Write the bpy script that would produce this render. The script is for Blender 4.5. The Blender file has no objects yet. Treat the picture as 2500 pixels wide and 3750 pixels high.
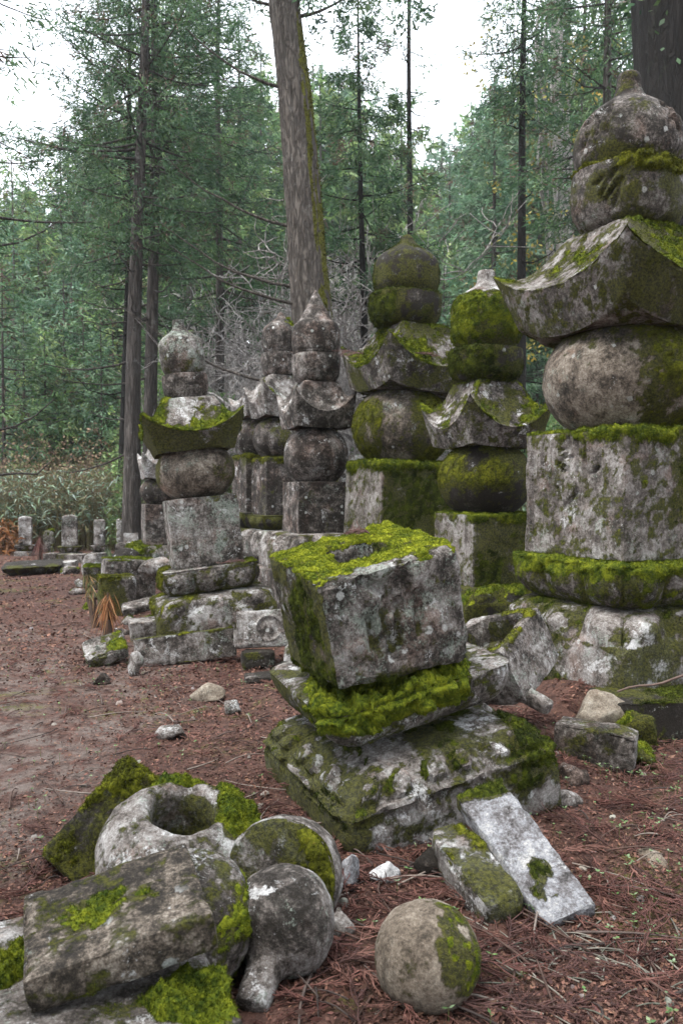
import bpy, math, random
import numpy as np
from mathutils import Matrix, Vector, Euler

sc = bpy.context.scene
R_ = math.radians

# ------------------------------------------------------------------ camera
FPX, HOR, CAMZ = 2900.0, 1785.0, 1.5          # focal length and horizon in photo pixels, eye height in metres
cam_d = bpy.data.cameras.new('camera')
cam = bpy.data.objects.new('camera', cam_d)
sc.collection.objects.link(cam)
cam.location = (0, 0, CAMZ)
cam.rotation_euler = (R_(90) - math.atan(90 / FPX), 0, 0)
cam_d.sensor_fit = 'VERTICAL'
cam_d.sensor_height = 24.0
cam_d.lens = FPX / 3750 * 24.0
cam_d.clip_end = 800
cam_d.dof.use_dof = True
cam_d.dof.focus_distance = 3.9
cam_d.dof.aperture_fstop = 3.2
sc.camera = cam

# ------------------------------------------------------------------ sky, sun, exposure
SUN_EL, SUN_AZ = R_(66), R_(238)
w = bpy.data.worlds.new('World')
sc.world = w
w.use_nodes = True
nt = w.node_tree
bg = nt.nodes['Background']
sky = nt.nodes.new('ShaderNodeTexSky')
sky.sky_type = 'NISHITA'
sky.sun_disc = False
sky.sun_elevation = SUN_EL
sky.sun_rotation = SUN_AZ
sky.air_density = 1.0
sky.dust_density = 3.0
mx = nt.nodes.new('ShaderNodeMix')
mx.data_type = 'RGBA'
mx.inputs[0].default_value = 0.86                # an even white overcast over the clear sky
mx.inputs[7].default_value = (11.5, 12.2, 13.2, 1)
nt.links.new(sky.outputs[0], mx.inputs[6])
nt.links.new(mx.outputs[2], bg.inputs[0])
bg.inputs[1].default_value = 0.08
sd = bpy.data.lights.new('sun', 'SUN')
sd.energy = 1.5
sd.angle = R_(32)
sd.color = (1.0, 0.97, 0.92)
so = bpy.data.objects.new('sun', sd)
sc.collection.objects.link(so)
sdir = Vector((math.sin(SUN_AZ) * math.cos(SUN_EL), math.cos(SUN_AZ) * math.cos(SUN_EL), math.sin(SUN_EL)))
so.rotation_euler = sdir.to_track_quat('Z', 'Y').to_euler()
so.location = (0, 0, 30)
sc.view_settings.view_transform = 'Standard'
sc.view_settings.look = 'None'
sc.view_settings.gamma = 1.0
sc.view_settings.exposure = 1.7
sc.view_settings.use_curve_mapping = False
sc.render.engine = 'CYCLES'
sc.cycles.use_denoising = True
sc.cycles.max_bounces = 5
sc.cycles.diffuse_bounces = 1
sc.cycles.volume_bounces = 1
sc.cycles.transparent_max_bounces = 4
sc.cycles.caustics_reflective = False
sc.cycles.caustics_refractive = False


# ------------------------------------------------------------------ small helpers
def px2x(px, Y):
    return (px - 1250) * Y / FPX


def py2z(py, Y):
    return CAMZ + (HOR - py) * Y / FPX


def _h(ix, iy, iz, seed):
    n = (ix.astype(np.int64) * 374761393 + iy.astype(np.int64) * 668265263 + iz.astype(np.int64) * 2147483647
         + seed * 1274126177) & 0xFFFFFFFF
    n = ((n ^ (n >> 13)) * 1274126177) & 0xFFFFFFFF
    n = ((n ^ (n >> 16)) * 2246822519) & 0xFFFFFFFF
    return (n ^ (n >> 15)).astype(np.float64) / 4294967295.0 * 2 - 1


def vnoise(P, seed=0):
    P = np.asarray(P, float)
    i = np.floor(P)
    f = P - i
    u = f * f * f * (f * (f * 6 - 15) + 10)
    ix, iy, iz = i[..., 0], i[..., 1], i[..., 2]
    ux, uy, uz = u[..., 0], u[..., 1], u[..., 2]
    r = 0
    for a in (0, 1):
        for b in (0, 1):
            for c in (0, 1):
                wgt = (ux if a else 1 - ux) * (uy if b else 1 - uy) * (uz if c else 1 - uz)
                r = r + wgt * _h(ix + a, iy + b, iz + c, seed)
    return r


def fbm(P, seed=0, o=4, g=0.5):
    r, a, f, t = 0, 1.0, 1.0, 0
    for k in range(o):
        r = r + a * vnoise(np.asarray(P) * f + 17.3 * k, seed + k * 7)
        t += a
        a *= g
        f *= 2.03
    return r / t * 1.6


def sm(x, a=0.0, b=1.0):
    t = np.clip((np.asarray(x, float) - a) / (b - a), 0, 1)
    return t * t * (3 - 2 * t)


def mkmesh(name, V, faces, smooth=True, attrs=None, cols=None):
    V = np.ascontiguousarray(np.asarray(V, np.float32).reshape(-1, 3))
    if not isinstance(faces, (list, tuple)):
        faces = [faces]
    faces = [np.asarray(f, np.int32) for f in faces if len(f)]
    loops = np.concatenate([f.ravel() for f in faces])
    tot = np.concatenate([np.full(len(f), f.shape[1], np.int32) for f in faces])
    start = np.concatenate([[0], np.cumsum(tot)[:-1]]).astype(np.int32)
    me = bpy.data.meshes.new(name)
    me.vertices.add(len(V))
    me.vertices.foreach_set('co', V.ravel())
    me.loops.add(len(loops))
    me.loops.foreach_set('vertex_index', loops)
    me.polygons.add(len(tot))
    me.polygons.foreach_set('loop_start', start)
    if smooth:
        me.polygons.foreach_set('use_smooth', np.ones(len(tot), bool))
    me.update(calc_edges=True)
    if attrs:
        for k, v in attrs.items():
            a = me.attributes.new(k, 'FLOAT', 'POINT')
            a.data.foreach_set('value', np.asarray(v, np.float32).ravel())
    if cols is not None:
        a = me.attributes.new('tint', 'FLOAT_COLOR', 'POINT')
        c = np.ones((len(V), 4), np.float32)
        c[:, :3] = cols
        a.data.foreach_set('color', c.ravel())
    return me


def link(name, me, mat=None, parent=None, loc=(0, 0, 0), rot=(0, 0, 0)):
    o = bpy.data.objects.new(name, me)
    sc.collection.objects.link(o)
    if mat is not None and me is not None and not me.materials:
        me.materials.append(mat)
    o.location = loc
    o.rotation_euler = rot
    if parent is not None:
        o.parent = parent
    return o


def tag(o, label, cat, group=None, kind=None):
    if label:
        o['label'] = label
    if cat:
        o['category'] = cat
    if group:
        o['group'] = group
    o['kind'] = kind or 'thing'
    return o


def empty(name, loc, rot=(0, 0, 0)):
    o = bpy.data.objects.new(name, None)
    sc.collection.objects.link(o)
    o.empty_display_size = 0.2
    o.location = loc
    o.rotation_euler = rot
    return o


def copy_tree(o, parent=None, loc=None, rot=None, scale=None):
    c = o.copy()
    sc.collection.objects.link(c)
    c.parent = parent
    if loc is not None:
        c.location = loc
    if rot is not None:
        c.rotation_euler = rot
    if scale is not None:
        c.scale = scale
    for ch in list(o.children):
        copy_tree(ch, c)
    return c


def ground_z(x, y):
    x = np.asarray(x, float)
    y = np.asarray(y, float)
    P = np.stack([x, y, np.zeros_like(x)], -1)
    z = 0.025 * vnoise(P * 0.9, 3) + 0.010 * vnoise(P * 3.1, 5)
    z = z + 0.13 * np.exp(-((x - 1.0) / 0.45) ** 2 - ((y - 4.45) / 0.42) ** 2)
    z = z + 0.20 * sm(y, 4.75, 5.0) * sm(x, 1.15, 1.55) * sm(-y, -9.5, -8.0)
    z = z + 0.05 * sm(y, 6.2, 8.0) * sm(x, -0.4, 0.8)
    far = np.clip(y - 21.5 + 1.2 * vnoise(P * 0.12, 9), 0, None)
    z = z + far * 0.16 * sm(far, 0, 10) + 0.10 * np.clip(y - 45, 0, 60) + 0.5 * sm(far, 0, 8) * vnoise(P * 0.15, 11)
    z = z + np.clip(x - 6, 0, 40) * 0.10 * sm(y, 8, 18)
    return z


_gx, _gy = np.arange(-14, 14.01, .05), np.arange(0, 24.01, .05)
_G = ground_z(*np.meshgrid(_gx, _gy))


def ground_q(x, y):
    """quick look-up of the ground height near the camera"""
    u = np.clip((np.asarray(x, float) + 14) / .05, 0, len(_gx) - 2)
    v = np.clip(np.asarray(y, float) / .05, 0, len(_gy) - 2)
    i, j = u.astype(int), v.astype(int)
    u, v = u - i, v - j
    return (_G[j, i] * (1 - u) + _G[j, i + 1] * u) * (1 - v) + (_G[j + 1, i] * (1 - u) + _G[j + 1, i + 1] * u) * v


def gz(x, y):
    if abs(x) < 13 and 0 < y < 23:
        return float(ground_q(x, y))
    return float(ground_z(np.array([x]), np.array([y]))[0])


# ------------------------------------------------------------------ materials
class NT:
    def __init__(s, name):
        s.m = bpy.data.materials.new(name)
        s.m.use_nodes = True
        s.t = s.m.node_tree
        s.b = s.t.nodes['Principled BSDF']
        s.b.inputs['Roughness'].default_value = 0.9
        s.b.inputs['Specular IOR Level'].default_value = 0.25

    def n(s, typ, **kw):
        o = s.t.nodes.new('ShaderNode' + typ)
        for k, v in kw.items():
            setattr(o, k, v)
        return o

    def put(s, v, sock):
        if hasattr(v, 'is_output') or isinstance(v, bpy.types.NodeSocket):
            s.t.links.new(v, sock)
        elif isinstance(v, (tuple, list)):
            sock.default_value = tuple(v) + ((1,) if len(v) == 3 and len(sock.default_value) == 4 else ())
        else:
            sock.default_value = v

    def math(s, op, a, b=None, c=None, clamp=False):
        o = s.n('Math', operation=op, use_clamp=clamp)
        s.put(a, o.inputs[0])
        if b is not None:
            s.put(b, o.inputs[1])
        if c is not None:
            s.put(c, o.inputs[2])
        return o.outputs[0]

    def mix(s, f, a, b, blend='MIX'):
        o = s.n('Mix', data_type='RGBA', blend_type=blend)
        s.put(f, o.inputs[0])
        s.put(a, o.inputs[6])
        s.put(b, o.inputs[7])
        return o.outputs[2]

    def noise(s, co, scale, detail=4, rough=0.55, dist=0.0):
        o = s.n('TexNoise')
        s.put(co, o.inputs['Vector'])
        o.inputs['Scale'].default_value = scale
        o.inputs['Detail'].default_value = detail
        o.inputs['Roughness'].default_value = rough
        o.inputs['Distortion'].default_value = dist
        return o.outputs['Fac']

    def voro(s, co, scale, out='Distance', feature='F1'):
        o = s.n('TexVoronoi', feature=feature)
        s.put(co, o.inputs['Vector'])
        o.inputs['Scale'].default_value = scale
        return o.outputs[out]

    def ss(s, v, a, b):
        o = s.n('MapRange', interpolation_type='SMOOTHSTEP')
        s.put(v, o.inputs[0])
        o.inputs[1].default_value = a
        o.inputs[2].default_value = b
        return o.outputs[0]

    def coords(s, rnd=True, scale=(1, 1, 1)):
        tc = s.n('TexCoord')
        co = tc.outputs['Object']
        if scale != (1, 1, 1):
            vm = s.n('VectorMath', operation='MULTIPLY')
            s.t.links.new(co, vm.inputs[0])
            vm.inputs[1].default_value = scale
            co = vm.outputs[0]
        if rnd:
            oi = s.n('ObjectInfo')
            vm = s.n('VectorMath', operation='ADD')
            k = s.math('MULTIPLY', oi.outputs['Random'], 37.0)
            s.t.links.new(co, vm.inputs[0])
            s.t.links.new(k, vm.inputs[1])
            co = vm.outputs[0]
        return co

    def attr(s, name, out='Fac'):
        o = s.n('Attribute')
        o.attribute_name = name
        return o.outputs[out]

    def bump(s, h, strength=0.5, dist=0.01):
        o = s.n('Bump')
        s.put(h, o.inputs['Height'])
        o.inputs['Strength'].default_value = strength
        o.inputs['Distance'].default_value = dist
        s.t.links.new(o.outputs[0], s.b.inputs['Normal'])

    def done(s, col):
        s.put(col, s.b.inputs['Base Color'])
        return s.m


def stone_mat(name, tone=0.0, brown=.4, lichen=.4, green=.4, white=.2, orange=0.0, warm=0.0, blue=0.0, scale=1.0, rounds=.22, gain=2.25):
    """weathered granite: fractal mottling from algae-black over brown to grey, with lichen crusts. tone lifts or lowers the whole ramp"""
    t = NT(name)
    co = t.coords()
    big = t.noise(co, 1.9 * scale, 4, .55, .3)
    mot = t.noise(co, 6.5 * scale, 13, .78, .25)
    fine = t.noise(co, 48 * scale, 8, .75)
    v = t.math('ADD', t.math('ADD', t.math('MULTIPLY', mot, .62), t.math('MULTIPLY', fine, .30)), t.math('MULTIPLY', big, .22))
    v = t.math('ADD', t.math('MULTIPLY', v, gain), .517 - .57 * gain + tone * 2.0)
    r = t.n('ValToRGB')
    t.put(v, r.inputs[0])
    cr = r.color_ramp
    cr.elements[0].position, cr.elements[0].color = .30, (.022, .018, .014, 1)
    cr.elements[1].position, cr.elements[1].color = .78, (.50, .48, .46, 1)
    for p, c in ((.41, (.064, .055, .048)), (.49, (.149, .127, .113)), (.56, (.236, .212, .195)), (.64, (.338, .318, .300))):
        e = cr.elements.new(p)
        e.color = tuple(x * y for x, y in zip(c, (1 + warm - blue * .6, 1 + warm * .35, 1 - warm * .9 + blue))) + (1,)
    c = r.outputs[0]
    bn = t.noise(co, 3.4 * scale, 9, .7, .4)
    bm = t.ss(bn, .64 - .25 * brown, .76 - .25 * brown)
    c = t.mix(t.math('MULTIPLY', bm, .6), c, t.mix(1.0, c, (.82, .58, .49), 'MULTIPLY'))
    st = t.noise(t.coords(scale=(1, 1, .16)), 8.0 * scale, 8, .72, .4)
    c = t.mix(t.math('MULTIPLY', t.ss(st, .53, .66), .62), c, (.030, .025, .019))
    gn = t.math('ADD', t.math('MULTIPLY', t.noise(co, 4.6 * scale, 10, .74, .4), .62), t.math('MULTIPLY', t.noise(co, 70, 6, .75), .38))
    gl = t.ss(gn, .63 - .20 * green, .69 - .20 * green)
    c = t.mix(t.math('MULTIPLY', gl, .62), c, t.mix(t.ss(fine, .35, .6), (.17, .205, .165), (.36, .41, .35)))
    ln = t.math('ADD', t.math('MULTIPLY', t.noise(co, 5.7 * scale, 10, .72, .6), .70), t.math('MULTIPLY', t.noise(co, 90, 5, .75), .30))
    ll = t.ss(ln, .635 - .20 * lichen, .68 - .20 * lichen)
    c = t.mix(t.math('MULTIPLY', ll, .80), c, t.mix(t.ss(fine, .35, .62), (.36, .355, .34), (.66, .66, .65)))
    wn = t.math('ADD', t.math('MULTIPLY', t.noise(co, 2.6 * scale, 6, .62, .5), .78), t.math('MULTIPLY', t.noise(co, 60, 5, .7), .22))
    wl = t.ss(wn, .655 - .22 * white, .68 - .22 * white)
    c = t.mix(t.math('MULTIPLY', wl, .80), c, t.mix(t.ss(fine, .33, .58), (.42, .41, .40), (.68, .67, .665)))
    vo = t.n('TexVoronoi')
    t.put(co, vo.inputs['Vector'])
    vo.inputs['Scale'].default_value = 15.0
    sx_ = t.n('SeparateXYZ')
    t.t.links.new(vo.outputs['Color'], sx_.inputs[0])
    rad = t.math('ADD', vo.outputs['Distance'], t.math('MULTIPLY', t.math('SUBTRACT', t.noise(co, 75, 5, .7), .5), .55))
    rl = t.math('MULTIPLY', t.ss(rad, .33, .24), t.ss(sx_.outputs[0], .97 - .55 * rounds, 1.0 - .55 * rounds))
    rl = t.math('MULTIPLY', rl, t.ss(t.noise(co, 2.2, 3), .42, .58))
    c = t.mix(t.math('MULTIPLY', rl, .75), c, t.mix(sx_.outputs[1], (.40, .42, .39), (.62, .62, .60)))
    if orange > 0:
        og = t.ss(t.noise(co, 8.5, 9, .75, .4), .76 - .12 * orange, .80 - .12 * orange)
        c = t.mix(t.math('MULTIPLY', og, .7), c, (.33, .14, .06))
    grain = t.noise(co, 130.0, 4, .8)
    gm = t.n('MapRange')
    t.put(grain, gm.inputs[0])
    gm.inputs[1].default_value = .28
    gm.inputs[2].default_value = .72
    gm.inputs[3].default_value = .50
    gm.inputs[4].default_value = 1.50
    rgbm = t.n('VectorMath', operation='SCALE')
    t.t.links.new(c, rgbm.inputs[0])
    t.t.links.new(gm.outputs[0], rgbm.inputs['Scale'])
    c = rgbm.outputs[0]
    f = t.attr('film')
    fm = t.ss(t.math('ADD', f, t.math('MULTIPLY', t.math('SUBTRACT', t.noise(co, 13, 10, .76), .5), 1.9)), .40, .66)
    fcol = t.mix(t.ss(t.noise(co, 60, 6, .75), .38, .62), (.018, .019, .004), (.100, .100, .012))
    c = t.mix(t.math('MULTIPLY', fm, .93), c, fcol)
    hb = t.math('ADD', t.math('MULTIPLY', grain, .5), t.math('ADD', t.math('MULTIPLY', mot, 1.2), t.math('MULTIPLY', fine, .7)))
    hb = t.math('ADD', hb, t.math('MULTIPLY', t.math('MULTIPLY', fm, t.noise(co, 120, 3, .7)), 1.2))
    t.bump(hb, 1.0, 0.012)
    return t.done(c)


M = {}
M['granite'] = stone_mat('weathered_granite', tone=-.03, brown=.35, lichen=.35, green=.35, white=.15)
M['hero'] = stone_mat('lichen_spotted_granite', tone=-.025, brown=.55, lichen=.32, green=.62, white=.12, orange=.5, rounds=.5)
M['pale'] = stone_mat('pale_lichen_granite', tone=-.01, brown=.4, lichen=.42, green=.45, white=.20, orange=.2)
M['brown'] = stone_mat('brown_stained_granite', tone=-.055, brown=.65, lichen=.28, green=.28, white=.12)
M['dark'] = stone_mat('dark_algae_granite', tone=-.13, brown=.4, lichen=.18, green=.28, white=.06)
M['buff'] = stone_mat('buff_granite', tone=-.02, brown=.35, lichen=.20, green=.40, white=.06, warm=.10, gain=1.7, rounds=.1)
M['greypink'] = stone_mat('grey_pink_granite', tone=.0, brown=.45, lichen=.22, green=.42, white=.10, gain=1.7, orange=.55, rounds=.1)
M['tan'] = stone_mat('tan_river_stone', tone=.012, brown=.1, lichen=.05, green=.05, white=.0, warm=.13, scale=1.2, rounds=.05, gain=1.2)
M['slate'] = stone_mat('blue_grey_slab', tone=.06, brown=.0, lichen=.30, green=.15, white=.25, blue=.12)
M['mottled'] = stone_mat('mottled_dark_slab', tone=-.05, brown=.1, lichen=.20, green=.15, white=.08, warm=.10, scale=1.6)
M['white'] = stone_mat('white_crusted_granite', tone=.01, brown=.40, lichen=.48, green=.42, white=.30, gain=1.9)


def moss_mat(name, a=(.045, .062, .008), b=(.13, .165, .014), c=(.235, .262, .022), br=(.10, .062, .022), kbr=.2):
    t = NT(name)
    co = t.coords()
    n1 = t.noise(co, 11, 5, .65)
    n2 = t.noise(co, 70, 4, .7)
    v = t.math('ADD', t.math('MULTIPLY', n1, .55), t.math('MULTIPLY', n2, .45))
    v = t.math('ADD', t.math('MULTIPLY', v, 1.7), -.35)
    col = t.mix(t.ss(v, .34, .52), a, b)
    col = t.mix(t.ss(v, .50, .66), col, c)
    col = t.mix(t.math('MULTIPLY', t.ss(t.noise(co, 23, 5, .7), .60, .68), kbr), col, br)
    t.bump(n2, .6, .01)
    t.b.inputs['Specular IOR Level'].default_value = .1
    return t.done(col)


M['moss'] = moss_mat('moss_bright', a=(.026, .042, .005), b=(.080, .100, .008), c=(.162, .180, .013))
M['moss_top'] = moss_mat('moss_yellow_green', a=(.055, .078, .008), b=(.145, .168, .012), c=(.262, .282, .020), kbr=.4)  # brighter, yellower moss colour for the top of the leaning block
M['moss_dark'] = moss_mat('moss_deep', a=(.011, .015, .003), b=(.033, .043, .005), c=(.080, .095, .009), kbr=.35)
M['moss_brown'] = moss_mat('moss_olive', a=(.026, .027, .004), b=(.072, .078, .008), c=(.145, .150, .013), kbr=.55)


def tint_mat(name, rough=.85, scale=8.0, amt=.5, trans=0.0, spec=.2):
    t = NT(name)
    c = t.attr('tint', 'Color')
    co = t.coords()
    n = t.noise(co, scale, 3, .6)
    mr = t.n('MapRange')
    t.put(n, mr.inputs[0])
    mr.inputs[1].default_value = .3
    mr.inputs[2].default_value = .7
    mr.inputs[3].default_value = 1 - amt
    mr.inputs[4].default_value = 1 + amt
    vm = t.n('VectorMath', operation='SCALE')
    t.t.links.new(c, vm.inputs[0])
    t.t.links.new(mr.outputs[0], vm.inputs['Scale'])
    t.b.inputs['Roughness'].default_value = rough
    t.b.inputs['Specular IOR Level'].default_value = spec
    t.done(vm.outputs[0])
    if trans > 0:
        tr = t.n('BsdfTranslucent')
        t.t.links.new(vm.outputs[0], tr.inputs[0])
        ms = t.n('MixShader')
        ms.inputs[0].default_value = trans
        out = [k for k in t.t.nodes if k.type == 'OUTPUT_MATERIAL'][0]
        t.t.links.new(t.b.outputs[0], ms.inputs[1])
        t.t.links.new(tr.outputs[0], ms.inputs[2])
        t.t.links.new(ms.outputs[0], out.inputs[0])
    return t.m


M['leaf'] = tint_mat('foliage', rough=.55, scale=1.3, amt=.35, trans=.25, spec=.35)
M['litter'] = tint_mat('forest_litter', rough=.8, scale=30, amt=.3)
M['sprig'] = tint_mat('plant_parts', rough=.7, scale=20, amt=.25, trans=.15)


def bark_mat(name, a, b, c, moss=0.0, sc_=(1, 1, .22), s=14, lich=.3):
    t = NT(name)
    co = t.coords(scale=sc_)
    co2 = t.coords()
    n = t.noise(co, s, 6, .65, .4)
    v = t.math('ABSOLUTE', t.math('SUBTRACT', t.noise(co, s * .9, 5, .6, .8), .5))
    col = t.mix(t.ss(n, .35, .65), a, b)
    crack = t.ss(v, .0, .09)
    col = t.mix(crack, t.mix(.5, col, (.02, .017, .014)), col)
    col = t.mix(t.math('MULTIPLY', t.ss(t.noise(co2, 3.2, 8, .75), .60 - .1 * lich, .70 - .1 * lich), .7), col, c)
    if moss > 0:
        f = t.attr('film')
        fm = t.ss(t.math('ADD', f, t.math('MULTIPLY', t.math('SUBTRACT', t.noise(co2, 6, 7, .7), .5), 1.4)), .42, .6)
        col = t.mix(fm, col, t.mix(t.ss(t.noise(co2, 30, 4, .7), .35, .65), (.05, .045, .007), (.15, .15, .016)))
    t.bump(t.math('ADD', t.math('MULTIPLY', crack, .8), n), 1.0, .03)
    return t.done(col)


M['bark_grey'] = bark_mat('grey_ridged_bark', (.085, .070, .058), (.165, .142, .122), (.26, .25, .23), moss=1, s=17, sc_=(1, 1, .18))
M['bark_cedar'] = bark_mat('cedar_bark', (.058, .049, .043), (.120, .104, .092), (.21, .205, .19), sc_=(1, 1, .12), s=16)
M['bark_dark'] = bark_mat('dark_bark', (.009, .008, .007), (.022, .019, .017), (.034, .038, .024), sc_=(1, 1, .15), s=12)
M['bark_pale'] = bark_mat('pale_bare_bark', (.40, .36, .335), (.56, .53, .50), (.66, .65, .63), s=20)
M['bark_red'] = bark_mat('reddish_bark', (.20, .11, .07), (.31, .19, .13), (.34, .27, .22), sc_=(1, 1, .1), s=16)

t = NT('forest_floor')
co = t.coords(rnd=False)
n1 = t.noise(co, .75, 6, .6, .5)
n2 = t.noise(co, 14, 8, .75)
n3 = t.noise(co, 75, 4, .75)
litter = t.mix(t.ss(n2, .36, .62), (.040, .020, .0155), (.122, .062, .046))
litter = t.mix(t.ss(n3, .54, .74), litter, (.165, .092, .068))
soil = t.mix(t.ss(n2, .35, .65), (.105, .078, .066), (.185, .148, .128))
soil = t.mix(t.ss(n3, .52, .7), soil, (.27, .20, .175))
sep = t.n('SeparateXYZ')
t.t.links.new(co, sep.inputs[0])
path = t.math('MULTIPLY', t.ss(sep.outputs[0], -.75, -1.55), t.ss(sep.outputs[1], 10.5, 6.5))
path = t.math('MULTIPLY', t.ss(t.math('ADD', path, t.math('MULTIPLY', t.math('SUBTRACT', n1, .5), 3.0)), .45, 1.1), t.ss(t.noise(co, 5, 6, .7), .62, .40))
col = t.mix(path, litter, soil)
mossp = t.math('MULTIPLY', t.ss(t.noise(co, 1.15, 7, .7, .6), .545, .63), t.ss(t.noise(co, 22, 5, .7), .40, .58))
col = t.mix(t.math('MULTIPLY', mossp, .75), col, t.mix(t.ss(n3, .35, .65), (.055, .06, .012), (.15, .15, .03)))
t.bump(t.math('ADD', n2, t.math('MULTIPLY', n3, .5)), .9, .03)
M['ground'] = t.done(col)

t = NT('rough_concrete')
co = t.coords()
M['concrete'] = t.done(t.mix(t.ss(t.noise(co, 5, 7, .7), .35, .65), (.27, .26, .25), (.40, .39, .37)))
t = NT('weathered_wood')
co = t.coords(scale=(1, 1, .1))
M['wood'] = t.done(t.mix(t.ss(t.noise(co, 60, 5, .7), .35, .65), (.05, .035, .028), (.13, .085, .06)))
t = NT('carved_stroke')
co = t.coords()
M['stroke'] = t.done(t.mix(t.ss(t.noise(co, 60, 4), .4, .6), (.075, .062, .055), (.13, .11, .10)))


# ------------------------------------------------------------------ stone geometry
def prof(pts, step):
    """densify a profile of (radius, z[, squareness]) to about one ring per step"""
    P = np.array([(p + (70,))[:3] for p in [tuple(q) for q in pts]], float)
    out = [P[0]]
    for a, b in zip(P[:-1], P[1:]):
        L = math.hypot(b[0] - a[0], b[1] - a[1])
        n = max(1, int(round(L / step)))
        for k in range(1, n + 1):
            out.append(a + (b - a) * k / n)
    return np.array(out)


def ring_s(nside):
    s = (np.arange(nside) / nside) * 2 - 1
    return np.tile(s, 4), np.repeat(np.arange(4), nside)


def rev(pts, step, nside=None, p=None, sy=1.0):
    """revolve a profile about z with a square-to-round section; returns grid (M,N,3), side parameter s, side index"""
    step = step * 1.28
    P = prof(pts, step)
    if p is not None:
        P[:, 2] = p
    rmax = P[:, 0].max()
    if nside is None:
        nside = max(10, int(2 * rmax / step))
    s, q = ring_s(nside)
    th = np.arctan(s) + q * (math.pi / 2) - math.pi / 2
    # side 0 faces -y, 1 faces +x, 2 faces +y, 3 faces -x
    c, sn = np.cos(th), np.sin(th)
    pw = P[:, 2:3]
    rr = 1.0 / (np.abs(c)[None] ** pw + np.abs(sn)[None] ** pw) ** (1 / pw)
    V = np.empty((len(P), len(th), 3))
    V[..., 0] = P[:, :1] * rr * c
    V[..., 1] = P[:, :1] * rr * sn * sy
    V[..., 2] = P[:, 1:2]
    return V, s, q


def normals(V):
    du = np.roll(V, -1, 1) - np.roll(V, 1, 1)
    dv = np.gradient(V, axis=0)
    n = np.cross(du, dv)
    L = np.linalg.norm(n, axis=-1, keepdims=True)
    n = n / np.maximum(L, 1e-12)
    return n


def grid_quads(Mr, N):
    i = np.arange(Mr - 1)[:, None]
    j = np.arange(N)[None]
    a = i * N + j
    b = i * N + (j + 1) % N
    return np.stack([a, b, b + N, a + N], -1).reshape(-1, 4)


class Ctx:
    pass


RNG = np.random.default_rng(11)


def blades(B, D, Wd, L, name=None):
    """triangles: base B, unit dir D, unit width dir Wd*half width, length L"""
    n = len(B)
    tip = B + D * L[:, None]
    V = np.stack([B - Wd, B + Wd, tip], 1).reshape(-1, 3)
    Fc = np.arange(n * 3).reshape(-1, 3)
    return V, Fc


def make_moss(V, n, raw, rotw, mat, parent, thick, dens, blen, bw, seed, droop=.35, name='moss'):
    """a cushion over the masked part of a stone, its shoots, and stray shoots thinning out round its edge"""
    rng = np.random.default_rng(seed)
    Mr, N = raw.shape
    Q = grid_quads(Mr, N)
    Vf, nf = V.reshape(-1, 3), n.reshape(-1, 3)
    rf = raw.ravel()
    mf = np.clip(rf, 0, 1)
    qm = rf[Q].mean(1)
    Qs = Q[qm > 0.02]
    Vs, Fs, n0 = [], [], 0
    lump = .5 + .6 * vnoise(Vf * 26, seed) + .45 * vnoise(Vf * 70, seed + 3)
    off = (thick * sm(mf, 0, .9) * np.clip(lump, .12, 2) - .003)[:, None]
    S = Vf + nf * off
    if len(Qs) > 2:
        ids = np.unique(Qs)
        mp = np.full(len(Vf), -1)
        mp[ids] = np.arange(len(ids))
        Vs.append(S[ids])
        Fs.append(mp[Qs])
        n0 = len(ids)
    fr = np.clip((qm + .30) / .42, 0, 1) ** 2.2          # how thickly shoots stand on each face
    sel = fr > .01
    Q, fr = Q[sel], fr[sel]
    if len(Q) < 3:
        return None
    a, b, c, d = (S[Q[:, k]] for k in range(4))
    area = np.linalg.norm(np.cross(c - a, d - b), axis=1) * .5
    wgt = area * fr
    cnt = int(min(wgt.sum() * dens * .78, 48000))
    if cnt > 10:
        k = rng.choice(len(Q), cnt, p=wgt / wgt.sum())
        u, v = rng.random((2, cnt, 1))
        B = (a[k] * (1 - u) + b[k] * u) * (1 - v) + (d[k] * (1 - u) + c[k] * u) * v
        nn = nf[Q[k]].mean(1)
        down = np.array(rotw.transposed() @ Vector((0, 0, -1)))
        side = 1 - np.clip((nn @ -down), 0, 1)
        D = nn * .8 + rng.normal(0, .5, (cnt, 3)) + down * (droop * side)[:, None] * 2
        D /= np.linalg.norm(D, axis=1, keepdims=True)
        Wd = np.cross(D, rng.normal(0, 1, (cnt, 3)))
        Wd = Wd / np.linalg.norm(Wd, axis=1, keepdims=True) * (bw * (.5 + .8 * rng.random((cnt, 1))))
        bv, bf = blades(B - D * .003, D, Wd, blen * (.4 + .9 * rng.random(cnt)) * (.5 + .5 * fr[k]))
        Vs.append(bv)
        Fs.append(bf + n0)
    if not Vs:
        return None
    me = mkmesh(name, np.concatenate(Vs), Fs)
    o = link(name, me, mat, parent)
    o['kind'] = 'stuff'
    return o


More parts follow.
